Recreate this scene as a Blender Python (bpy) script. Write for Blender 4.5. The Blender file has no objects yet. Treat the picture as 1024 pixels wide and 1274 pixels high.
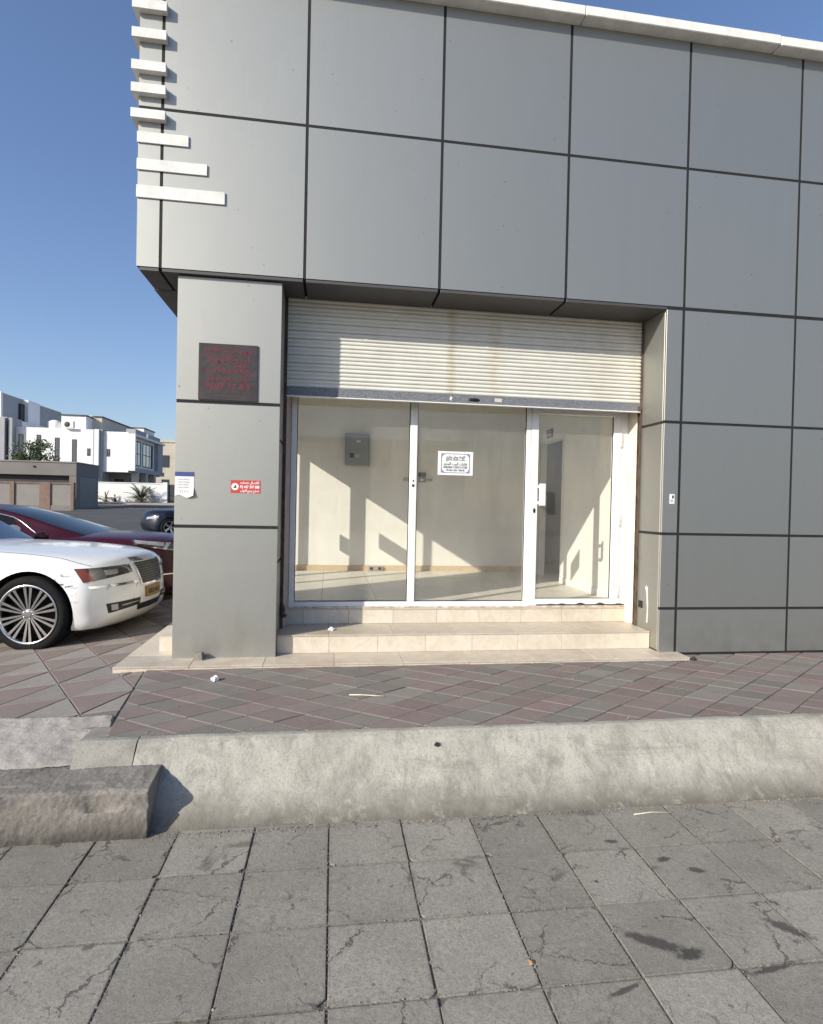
import bpy, bmesh, math, random
from mathutils import Vector, Matrix, noise
from mathutils.bvhtree import BVHTree
random.seed(7)
S = bpy.context.scene
COL = S.collection

# ------------------------------------------------------------------ camera, world, sun, exposure
F_PX = 716.0
def camera_matrix(pitch, roll, yaw, loc):
    F = Vector((math.sin(yaw)*math.cos(pitch), math.cos(yaw)*math.cos(pitch), math.sin(pitch)))
    R = Vector((math.cos(yaw), -math.sin(yaw), 0.0)); U = R.cross(F)
    R2 = R*math.cos(roll) + U*math.sin(roll); U2 = -R*math.sin(roll) + U*math.cos(roll)
    m = Matrix((R2, U2, -F)).transposed().to_4x4(); m.translation = loc
    return m
cam_data = bpy.data.cameras.new('camera'); cam = bpy.data.objects.new('camera', cam_data); COL.objects.link(cam)
cam.matrix_world = camera_matrix(-0.01228, 0.02157, 0.14228, Vector((1.453, -5.1446, 1.3962)))
cam_data.sensor_fit = 'HORIZONTAL'; cam_data.sensor_width = 36.0; cam_data.lens = 36.0*F_PX/1024.0
cam_data.clip_start = 0.05; cam_data.clip_end = 6000
S.camera = cam
SUN_DIR = Vector((1.39, 1.0, -0.85)).normalized()          # the way the light travels
SUN_EL = math.asin(-SUN_DIR.z)
w = bpy.data.worlds.new('World'); S.world = w; w.use_nodes = True
wn = w.node_tree.nodes; wl = w.node_tree.links; wn.clear()
sky = wn.new('ShaderNodeTexSky'); sky.sky_type = 'NISHITA'; sky.sun_disc = False
sky.sun_elevation = SUN_EL; sky.sun_rotation = math.atan2(-SUN_DIR.x, -SUN_DIR.y)
sky.air_density = 1.15; sky.dust_density = 1.0; sky.ozone_density = 4.2; sky.altitude = 20
bg = wn.new('ShaderNodeBackground'); bg.inputs['Strength'].default_value = 0.14
wo = wn.new('ShaderNodeOutputWorld')
tint = wn.new('ShaderNodeMix'); tint.data_type = 'RGBA'; tint.blend_type = 'MULTIPLY'; tint.inputs[0].default_value = 1.0
tint.inputs[7].default_value = (1.06, 0.985, 1.04, 1)           # dusty desert air, the same over the whole sky
wl.new(sky.outputs[0], tint.inputs[6]); wl.new(tint.outputs[2], bg.inputs[0]); wl.new(bg.outputs[0], wo.inputs[0])
sd = bpy.data.lights.new('sun', 'SUN'); sun = bpy.data.objects.new('sun', sd); COL.objects.link(sun)
sd.energy = 5.0; sd.angle = math.radians(0.53); sd.color = (1.0, 0.95, 0.83)
sun.rotation_euler = SUN_DIR.to_track_quat('-Z', 'Y').to_euler(); sun.location = (-20, -15, 20)
S.view_settings.view_transform = 'Standard'; S.view_settings.look = 'None'
S.view_settings.exposure = 0.23; S.view_settings.gamma = 1.0
S.render.engine = 'CYCLES'
S.cycles.use_denoising = True
S.cycles.max_bounces = 10; S.cycles.diffuse_bounces = 5; S.cycles.transparent_max_bounces = 16
S.cycles.sample_clamp_indirect = 6.0

# ------------------------------------------------------------------ materials
class NT:
    def __init__(self, name):
        self.m = bpy.data.materials.new(name); self.m.use_nodes = True
        self.t = self.m.node_tree; self.b = self.t.nodes['Principled BSDF']; self.out = self.t.nodes['Material Output']
    def n(self, typ, **kw):
        nd = self.t.nodes.new(typ)
        for k, v in kw.items():
            if k.startswith('i_'):
                key = k[2:]; key = int(key) if key.isdigit() else key.replace('_', ' ')
                self.set(nd.inputs[key], v)
            else: setattr(nd, k, v)
        return nd
    def set(self, sock, v):
        if isinstance(v, bpy.types.NodeSocket): self.t.links.new(v, sock)
        elif isinstance(v, (tuple, list)) and sock.type == 'RGBA': sock.default_value = (*v[:3], 1)
        else: sock.default_value = v
    def P(self, **kw):
        for k, v in kw.items(): self.set(self.b.inputs[k.replace('_', ' ')], v)
    def coord(self, kind):
        if kind == 'pos': return self.n('ShaderNodeNewGeometry').outputs['Position']
        return self.n('ShaderNodeTexCoord').outputs['Object']
    def noise(self, vec, scale, detail=4, rough=0.55, dist=0.0):
        return self.n('ShaderNodeTexNoise', i_Vector=vec, i_Scale=scale, i_Detail=detail, i_Roughness=rough, i_Distortion=dist).outputs[0]
    def ramp(self, fac, stops):
        r = self.n('ShaderNodeValToRGB', i_0=fac); e = r.color_ramp.elements
        while len(e) < len(stops): e.new(0.5)
        for el, (p, c) in zip(e, stops):
            el.position = p; el.color = (c, c, c, 1) if isinstance(c, (int, float)) else (*c, 1)
        return r.outputs[0]
    def mix(self, fac, a, b, blend='MIX'):
        nd = self.n('ShaderNodeMix', data_type='RGBA', blend_type=blend)
        self.set(nd.inputs[0], fac); self.set(nd.inputs[6], a); self.set(nd.inputs[7], b)
        return nd.outputs[2]
    def math(self, op, a, b=0.0):
        nd = self.n('ShaderNodeMath', operation=op); self.set(nd.inputs[0], a); self.set(nd.inputs[1], b); return nd.outputs[0]
    def bump(self, h, strength, dist=0.01, normal=None):
        nd = self.n('ShaderNodeBump', i_Height=h, i_Strength=strength, i_Distance=dist)
        if normal is not None: self.set(nd.inputs['Normal'], normal)
        return nd.outputs[0]
    def scaled(self, vec, s):
        return self.n('ShaderNodeMapping', i_Vector=vec, i_Scale=s).outputs[0]

def surf(name, c1, c2, scale=6, rough=0.7, bump=0.2, bscale=60, metallic=0.0, spec=0.4, kind='pos', rnd=0.0, grain=0.0, gscale=220, bdist=0.004):
    """two-tone mottled surface; rnd = brightness spread from object to object"""
    k = NT(name); v = k.coord(kind)
    f = k.ramp(k.noise(v, scale, 6, 0.6), [(0.33, 0.0), (0.68, 1.0)])
    c = k.mix(f, c1, c2)
    if grain:
        g = k.ramp(k.noise(v, gscale, 2), [(0.3, 1.0-grain), (0.7, 1.0+0.0)])
        c = k.mix(1.0, c, g, 'MULTIPLY')
    if rnd:
        r = k.n('ShaderNodeObjectInfo').outputs['Random']
        h = k.n('ShaderNodeHueSaturation', i_Color=c, i_Value=k.math('ADD', k.math('MULTIPLY', r, rnd), 1.0-rnd/2)); c = h.outputs[0]
    k.P(Base_Color=c, Roughness=rough, Metallic=metallic)
    k.b.inputs['Specular IOR Level'].default_value = spec
    if bump: k.P(Normal=k.bump(k.noise(v, bscale, 5, 0.6), bump, bdist))
    return k.m

M = {}
# --- cladding: grey metallic-painted composite panel, streaked with dust
def panel_mat(name, base, rough=0.42, metallic=0.55):
    k = NT(name); v = k.coord('pos')
    big = k.noise(v, 0.9, 3)
    streak = k.noise(k.scaled(v, (9, 9, 0.7)), 1.0, 5, 0.65)
    fine = k.noise(v, 40, 4)
    r = k.n('ShaderNodeObjectInfo').outputs['Random']
    c = k.mix(k.ramp(streak, [(0.35, 0.0), (0.85, 0.35)]), base, tuple(x*0.80+0.04 for x in base))
    h = k.n('ShaderNodeHueSaturation', i_Color=c, i_Value=k.math('ADD', k.math('MULTIPLY', r, 0.09), 0.955)).outputs[0]
    # splash dirt near the ground, ragged top
    z = k.n('ShaderNodeSeparateXYZ', i_0=v).outputs[2]
    low = k.math('ADD', z, k.math('MULTIPLY', k.math('SUBTRACT', streak, 0.5), 0.9))
    dirt = k.ramp(low, [(0.0, 0.5), (0.42, 0.0)])
    h = k.mix(k.math('MULTIPLY', dirt, k.ramp(k.noise(v, 5, 5), [(0.35, 0.0), (0.7, 1.0)])), h, (0.25, 0.22, 0.17))
    speck = k.ramp(k.noise(v, 23, 2, 0.4), [(0.735, 0.0), (0.76, 0.6)])
    h = k.mix(speck, h, (0.16, 0.16, 0.16))
    k.P(Base_Color=h, Metallic=metallic, Roughness=k.math('ADD', k.math('MULTIPLY', fine, 0.12), rough-0.06))
    k.P(Normal=k.bump(k.math('ADD', big, k.math('MULTIPLY', k.noise(v, 260, 2), 0.012)), 0.22, 0.02))
    return k.m
M['panel'] = panel_mat('cladding_grey', (0.390, 0.388, 0.355), 0.53, 0.84)
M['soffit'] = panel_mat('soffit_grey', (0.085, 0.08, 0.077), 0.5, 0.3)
M['seam'] = surf('seam_black', (0.012, 0.011, 0.012), (0.02, 0.019, 0.02), rough=0.8, bump=0)
M['white_paint'] = surf('white_paint', (0.80, 0.79, 0.76), (0.66, 0.64, 0.60), 7, 0.6, 0.15, 60, grain=0.12, gscale=60)
M['coping'] = surf('coping_white', (0.80, 0.79, 0.75), (0.66, 0.64, 0.6), 8, 0.75, 0.3, 50)
M['alu'] = surf('white_aluminium', (0.80, 0.80, 0.78), (0.74, 0.73, 0.70), 9, 0.35, 0.05, 40, spec=0.5)
M['alu_dirty'] = surf('dirty_aluminium', (0.70, 0.67, 0.60), (0.34, 0.26, 0.18), 16, 0.55, 0.3, 60)
M['rubber'] = surf('black_rubber', (0.009, 0.009, 0.0095), (0.015, 0.015, 0.015), 20, 0.8, 0.15, 120, spec=0.12)
M['black'] = surf('black_plastic', (0.010, 0.010, 0.011), (0.016, 0.016, 0.016), 20, 0.45, 0)
M['chrome'] = surf('chrome', (0.75, 0.75, 0.76), (0.68, 0.68, 0.7), 20, 0.12, 0, metallic=1.0)
M['steel'] = surf('bare_steel', (0.38, 0.37, 0.36), (0.28, 0.26, 0.24), 20, 0.4, 0.1, 80, metallic=0.8)
M['rust'] = surf('rusty_steel', (0.045, 0.032, 0.027), (0.12, 0.085, 0.06), 12, 0.85, 0.5, 90)

def glass_mat(name, tint, rough=0.0, refl=1.0, dust_veil=0.05, dust_veil_c=(0.80, 0.79, 0.74)):
    k = NT(name); t = k.t; v = k.coord('pos')
    tr = k.n('ShaderNodeBsdfTransparent', i_Color=tint); gl = k.n('ShaderNodeBsdfGlossy', i_Roughness=rough)
    fc = k.n('ShaderNodeLayerWeight', i_Blend=0.5).outputs['Facing']
    sch = k.math('ADD', k.math('MULTIPLY', k.math('POWER', fc, 5.0), 0.96), 0.04)
    mx = k.n('ShaderNodeMixShader', i_0=k.math('MULTIPLY', sch, refl))
    t.links.new(tr.outputs[0], mx.inputs[1]); t.links.new(gl.outputs[0], mx.inputs[2])
    df = k.n('ShaderNodeBsdfDiffuse', i_Color=dust_veil_c)  # pale film: some dust, plus the milky reflection veil painted in
    sm = k.ramp(k.noise(k.scaled(v, (5, 5, 1.1)), 1.0, 6, 0.65), [(0.3, dust_veil*0.35), (0.75, dust_veil)])
    m2 = k.n('ShaderNodeMixShader', i_0=sm)
    t.links.new(mx.outputs[0], m2.inputs[1]); t.links.new(df.outputs[0], m2.inputs[2])
    t.links.new(m2.outputs[0], k.out.inputs[0]); t.nodes.remove(k.b)
    return k.m
M['glass'] = glass_mat('shop_glass', (0.985, 0.985, 0.98), refl=1.0, dust_veil=0.06)

M['side_glass'] = glass_mat('side_glass', (0.99, 0.99, 0.985), refl=0.7, dust_veil=0.015)
def shutter_mat():
    k = NT('shutter_cream'); v = k.coord('pos')
    sx = k.n('ShaderNodeSeparateXYZ', i_0=v).outputs[0]
    c = k.mix(k.ramp(k.noise(v, 5, 5), [(0.3, 0), (0.7, 1)]), (0.68, 0.67, 0.605), (0.60, 0.59, 0.53))
    wob = k.math('MULTIPLY', k.math('SUBTRACT', k.noise(k.scaled(v, (3, 3, 2)), 1.0, 3), 0.5), 0.09)
    def streak(x0, wd, amt):
        d = k.math('ABSOLUTE', k.math('SUBTRACT', k.math('ADD', sx, wob), x0))
        return k.math('MULTIPLY', k.ramp(d, [(0.0, amt), (wd, 0.0)]), k.ramp(k.noise(v, 14, 4), [(0.3, 0.2), (0.6, 1.0)]))
    for x0, wd, a in ((2.62, 0.06, 0.5), (3.06, 0.11, 0.28), (4.2, 0.3, 0.15), (4.55, 0.10, 0.25)):
        c = k.mix(streak(x0, wd, a), c, (0.42, 0.30, 0.12))
    k.P(Base_Color=c, Roughness=0.55, Normal=k.bump(k.noise(v, 30, 4), 0.1, 0.004)); return k.m
M['shutter'] = shutter_mat()
def speckle_mat():
    k = NT('shutter_bar_speckled'); v = k.coord('pos')
    c = k.mix(k.ramp(k.noise(v, 130, 3, 0.7), [(0.42, 0), (0.6, 1)]), (0.07, 0.075, 0.085), (0.27, 0.28, 0.30))
    k.P(Base_Color=c, Roughness=0.5); return k.m
M['speckle'] = speckle_mat()

def marble_mat(name, a, b, vein, dirtc=(0.36, 0.29, 0.2), dirt=0.35):
    k = NT(name); v = k.coord('pos')
    r = k.n('ShaderNodeObjectInfo').outputs['Random']
    off = k.n('ShaderNodeVectorMath', operation='ADD', i_0=v, i_1=(0, 0, 0)); t = k.n('ShaderNodeCombineXYZ', i_0=k.math('MULTIPLY', r, 9), i_1=k.math('MULTIPLY', r, 5)); k.t.links.new(t.outputs[0], off.inputs[1])
    vv = off.outputs[0]
    c = k.mix(k.ramp(k.noise(vv, 7, 6, 0.65, 1.5), [(0.35, 0), (0.65, 1)]), a, b)
    c = k.mix(k.ramp(k.noise(vv, 4, 7, 0.7, 3.0), [(0.49, 0), (0.505, 0.5), (0.52, 0)]), c, vein)
    c = k.mix(k.ramp(k.noise(v, 2.2, 6, 0.7), [(0.48, 0), (0.75, dirt)]), c, dirtc)
    c = k.n('ShaderNodeHueSaturation', i_Color=c, i_Value=k.math('ADD', k.math('MULTIPLY', r, 0.12), 0.94)).outputs[0]
    k.P(Base_Color=c, Roughness=0.45, Normal=k.bump(k.noise(v, 70, 4), 0.08, 0.004)); return k.m
M['marble'] = marble_mat('cream_marble', (0.66, 0.595, 0.49), (0.58, 0.51, 0.41), (0.46, 0.38, 0.29))
M['marble_tread'] = marble_mat('worn_marble', (0.55, 0.485, 0.395), (0.46, 0.395, 0.315), (0.38, 0.31, 0.24), dirt=0.7)
M['floor_tile'] = marble_mat('room_floor_tile', (0.72, 0.68, 0.58), (0.64, 0.60, 0.51), (0.55, 0.51, 0.42), dirt=0.25)
M['grout'] = surf('grout', (0.16, 0.13, 0.10), (0.24, 0.20, 0.15), 12, 0.9, 0.2, 60)
def roomwall_mat():
    k = NT('room_plaster'); v = k.coord('pos')
    c = k.mix(k.ramp(k.noise(v, 2.5, 5), [(0.35, 0), (0.7, 1)]), (0.80, 0.785, 0.72), (0.75, 0.73, 0.66))
    c = k.mix(k.ramp(k.noise(k.scaled(v, (8, 8, 1.2)), 1.0, 5, 0.7), [(0.55, 0), (0.8, 0.4)]), c, (0.66, 0.63, 0.55))
    k.P(Base_Color=c, Roughness=0.75, Normal=k.bump(k.noise(v, 45, 5), 0.25, 0.006)); return k.m
M['roomwall'] = roomwall_mat()
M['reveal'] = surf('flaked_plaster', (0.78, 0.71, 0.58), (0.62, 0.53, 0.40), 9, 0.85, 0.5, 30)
M['skirting'] = surf('skirting_tile', (0.60, 0.46, 0.30), (0.52, 0.40, 0.25), 9, 0.5, 0.05)
M['alcove_shade'] = surf('alcove_shaded_plaster', (0.46, 0.45, 0.42), (0.40, 0.39, 0.37), 4, 0.8, 0.2)  # plaster with the alcove's deep shade put into its colour

# --- old paving slabs: mottled, hairline cracks, oil stains, chipped dark edges
ZLV = -0.37
def slab_mat():
    k = NT('old_concrete_slab'); v = k.coord('pos'); o = k.coord('obj')
    r = k.n('ShaderNodeObjectInfo').outputs['Random']
    c = k.mix(k.ramp(k.noise(v, 3.2, 6, 0.62), [(0.3, 0), (0.7, 1)]), (0.245, 0.226, 0.192), (0.322, 0.299, 0.256))
    c = k.mix(k.ramp(k.noise(v, 38, 5, 0.7), [(0.40, 0.0), (0.70, 0.6)]), c, (0.165, 0.152, 0.130))
    c = k.mix(k.ramp(k.noise(v, 150, 3, 0.6), [(0.50, 0.0), (0.70, 0.75)]), c, (0.115, 0.105, 0.092))
    c = k.n('ShaderNodeHueSaturation', i_Color=c, i_Value=k.math('ADD', k.math('MULTIPLY', r, 0.28), 0.88)).outputs[0]
    sh = k.n('ShaderNodeVectorMath', operation='ADD', i_0=o); cx = k.n('ShaderNodeCombineXYZ', i_0=k.math('MULTIPLY', r, 37), i_1=k.math('MULTIPLY', r, 91)); k.t.links.new(cx.outputs[0], sh.inputs[1])
    wv = k.n('ShaderNodeTexNoise', i_Vector=sh.outputs[0], i_Scale=5.0, i_Detail=6.0, i_Roughness=0.7)
    dv = k.n('ShaderNodeVectorMath', operation='SCALE', i_0=wv.outputs['Color']); dv.inputs['Scale'].default_value = 0.17
    wp = k.n('ShaderNodeVectorMath', operation='ADD', i_0=sh.outputs[0], i_1=dv.outputs[0]).outputs[0]
    vo = k.n('ShaderNodeTexVoronoi', feature='DISTANCE_TO_EDGE', i_Vector=wp, i_Scale=2.3)
    gate = k.ramp(k.noise(sh.outputs[0], 3.4, 3), [(0.49, 0.0), (0.56, 0.95)])
    wid = k.ramp(k.noise(sh.outputs[0], 9, 3), [(0.35, 0.0015), (0.7, 0.016)])
    crack = k.math('MULTIPLY', k.ramp(k.math('DIVIDE', vo.outputs['Distance'], wid), [(0.0, 1.0), (0.75, 0.9), (1.0, 0.0)]), gate)
    vo2 = k.n('ShaderNodeTexVoronoi', feature='DISTANCE_TO_EDGE', i_Vector=wp, i_Scale=6.0)
    fine = k.math('MULTIPLY', k.ramp(vo2.outputs['Distance'], [(0.0, 0.6), (0.01, 0.0)]), k.ramp(k.noise(sh.outputs[0], 6, 3), [(0.55, 0.0), (0.65, 1.0)]))
    c = k.mix(k.math('MULTIPLY', k.math('MAXIMUM', crack, fine), 0.85), c, (0.085, 0.078, 0.07))
    c = k.mix(k.ramp(k.noise(v, 2.6, 5, 0.62, 0.6), [(0.63, 0.0), (0.68, 0.55), (0.78, 0.75)]), c, (0.065, 0.061, 0.057))
    for cx_, cy_, rx, ry, an, am in ((2.80, -2.985, 0.15, 0.040, -0.55, 0.85), (2.91, -3.06, 0.07, 0.035, 0.2, 0.9), (3.42, -2.98, 0.11, 0.035, -0.75, 0.8), (3.273, -2.569, 0.05, 0.028, -0.3, 0.8), (3.154, -2.473, 0.042, 0.025, 0.3, 0.8), (2.974, -2.293, 0.045, 0.022, -0.2, 0.8), (2.741, -2.596, 0.012, 0.012, 0, 0.95), (2.56, -3.19, 0.10, 0.014, 0.3, 0.8), (3.2, -3.16, 0.16, 0.016, 0.15, 0.85), (0.55, -2.75, 0.03, 0.02, 0.4, 0.6), (0.02, -2.55, 0.035, 0.025, 0.2, 0.6), (1.05, -2.12, 0.10, 0.03, 0.1, 0.5)):
        mp = k.n('ShaderNodeMapping', vector_type='TEXTURE', i_Vector=v, i_Location=(cx_, cy_, ZLV), i_Rotation=(0, 0, an), i_Scale=(rx, ry, 1.0)).outputs[0]
        ds = k.n('ShaderNodeVectorMath', operation='LENGTH', i_0=mp).outputs['Value']
        ds = k.math('ADD', ds, k.math('MULTIPLY', k.math('SUBTRACT', k.noise(v, 30, 5, 0.7), 0.5), 1.6))
        c = k.mix(k.ramp(ds, [(0.55, am), (1.0, 0.0)]), c, (0.05, 0.046, 0.043))
    spots = k.ramp(k.noise(v, 26, 2, 0.4), [(0.725, 0), (0.75, 0.7)])
    c = k.mix(spots, c, (0.09, 0.085, 0.08))
    # grime gathered along the slab's own edges
    s = k.n('ShaderNodeSeparateXYZ', i_0=o)
    ex = k.math('MAXIMUM', k.math('ABSOLUTE', s.outputs[0]), k.math('ABSOLUTE', s.outputs[1]))
    e2 = k.math('ADD', ex, k.math('MULTIPLY', k.math('SUBTRACT', k.noise(v, 22, 4, 0.7), 0.5), 0.05))
    c = k.mix(k.ramp(e2, [(0.180, 0.0), (0.200, 0.5)]), c, (0.11, 0.10, 0.09))
    k.P(Base_Color=c, Roughness=0.86)
    hgt = k.math('SUBTRACT', k.math('MULTIPLY', k.noise(v, 55, 6, 0.7), 0.35), k.math('MAXIMUM', crack, fine))
    k.P(Normal=k.bump(hgt, 0.85, 0.008)); k.b.inputs['Specular IOR Level'].default_value = 0.25
    return k.m
M['slab'] = slab_mat()
def paver_mat(name, a, b):
    k = NT(name); v = k.coord('pos'); r = k.n('ShaderNodeObjectInfo').outputs['Random']
    c = k.mix(k.ramp(k.noise(v, 14, 6, 0.65), [(0.3, 0), (0.7, 1)]), a, b)
    c = k.mix(k.ramp(k.noise(v, 2.0, 5, 0.6), [(0.40, 0.05), (0.70, 0.75)]), c, (0.218, 0.185, 0.162))
    c = k.mix(k.ramp(k.noise(v, 90, 3, 0.6), [(0.5, 0.0), (0.8, 0.45)]), c, (0.10, 0.09, 0.085))
    c = k.n('ShaderNodeHueSaturation', i_Color=c, i_Value=k.math('ADD', k.math('MULTIPLY', r, 0.18), 0.91)).outputs[0]
    k.P(Base_Color=c, Roughness=0.88, Normal=k.bump(k.noise(v, 120, 5, 0.7), 0.4, 0.004)); k.b.inputs['Specular IOR Level'].default_value = 0.25
    return k.m
M['paver_pink'] = paver_mat('pink_paver', (0.182, 0.140, 0.128), (0.220, 0.172, 0.157))
M['paver_grey'] = paver_mat('grey_paver', (0.190, 0.174, 0.152), (0.23, 0.212, 0.188))
M['paver_dark'] = paver_mat('dark_paver', (0.155, 0.148, 0.13), (0.188, 0.179, 0.16))
M['paver_pale'] = paver_mat('pale_paver', (0.235, 0.217, 0.194), (0.285, 0.265, 0.238))
M['bed'] = surf('sand_bed', (0.20, 0.18, 0.155), (0.29, 0.265, 0.235), 14, 0.95, 0.6, 90)
def kerb_mat(name, a, b, dark, streak=True):
    k = NT(name); v = k.coord('pos')
    c = k.mix(k.ramp(k.noise(v, 3.0, 7, 0.65), [(0.32, 0), (0.7, 1)]), a, b)
    c = k.mix(k.ramp(k.noise(k.scaled(v, (7, 4, 4)), 1.0, 7, 0.75, 0.6), [(0.50, 0), (0.70, 0.7)]), c, dark)
    c = k.mix(k.ramp(k.noise(k.scaled(v, (1.2, 10, 14)), 1.0, 6, 0.7, 0.8), [(0.58, 0), (0.66, 0.3), (0.78, 0.1)]), c, dark)
    c = k.mix(k.ramp(k.noise(v, 1.6, 6, 0.7, 0.5), [(0.48, 0), (0.72, 0.6)]), c, dark)
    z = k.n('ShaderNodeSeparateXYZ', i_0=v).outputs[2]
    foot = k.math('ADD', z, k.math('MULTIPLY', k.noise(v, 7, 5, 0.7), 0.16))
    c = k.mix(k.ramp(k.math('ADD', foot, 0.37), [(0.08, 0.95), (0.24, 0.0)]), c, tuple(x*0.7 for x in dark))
    c = k.mix(k.ramp(k.noise(v, 70, 4, 0.7), [(0.50, 0.0), (0.72, 0.6)]), c, dark)
    c = k.mix(k.ramp(k.noise(v, 9, 7, 0.75), [(0.55, 0.0), (0.72, 0.45)]), c, tuple(x*1.12 for x in a))
    k.P(Base_Color=c, Roughness=0.9, Normal=k.bump(k.noise(v, 90, 6, 0.75), 0.55, 0.006, k.bump(k.noise(v, 22, 8, 0.72), 0.5, 0.012))); k.b.inputs['Specular IOR Level'].default_value = 0.2
    return k.m
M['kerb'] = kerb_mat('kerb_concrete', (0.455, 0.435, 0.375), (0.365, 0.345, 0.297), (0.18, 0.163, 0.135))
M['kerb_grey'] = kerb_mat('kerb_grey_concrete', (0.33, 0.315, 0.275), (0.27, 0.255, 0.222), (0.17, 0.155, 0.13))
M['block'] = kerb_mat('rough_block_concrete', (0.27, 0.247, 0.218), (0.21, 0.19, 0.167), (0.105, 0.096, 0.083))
M['screed'] = kerb_mat('rough_screed', (0.40, 0.37, 0.335), (0.34, 0.31, 0.28), (0.20, 0.172, 0.155))
M['asphalt'] = surf('asphalt', (0.060, 0.059, 0.058), (0.085, 0.083, 0.080), 0.6, 0.9, 0.3, 80)
M['earth'] = surf('dusty_ground', (0.20, 0.175, 0.145), (0.27, 0.24, 0.20), 0.8, 0.95, 0.4, 30)
M['paper'] = surf('paper', (0.80, 0.80, 0.78), (0.74, 0.73, 0.70), 30, 0.8, 0.1, 60)

def plain(name, c, rough=0.5, metallic=0.0, coat=0.0, var=0.06):
    if name in M: return M[name]
    k = NT(name); v = k.coord('obj')
    f = k.ramp(k.noise(v, 7, 4), [(0.3, 0), (0.7, 1)])
    k.P(Base_Color=k.mix(f, c, tuple(x*(1-var) for x in c)), Roughness=rough, Metallic=metallic)
    k.b.inputs['Coat Weight'].default_value = coat; k.b.inputs['Coat Roughness'].default_value = 0.03
    M[name] = k.m
    return k.m

# ------------------------------------------------------------------ builders
def link(name, mesh, parent=None, loc=None):
    o = bpy.data.objects.new(name, mesh); COL.objects.link(o)
    if loc is not None: o.location = loc
    if parent is not None:
        o.parent = parent
        if parent.get('_world', 0) == 0: pass
    return o
def thing(name, label, cat, loc=(0, 0, 0), rotz=0.0, group=None):
    o = bpy.data.objects.new(name, None); COL.objects.link(o); o.empty_display_size = 0.2
    o.location = loc; o.rotation_euler = (0, 0, rotz); tag(o, label, cat, group); return o
def tag(o, label=None, cat=None, group=None, kind=None):
    if label: o['label'] = label
    if cat: o['category'] = cat
    if group: o['group'] = group
    if kind: o['kind'] = kind
    return o

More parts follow.
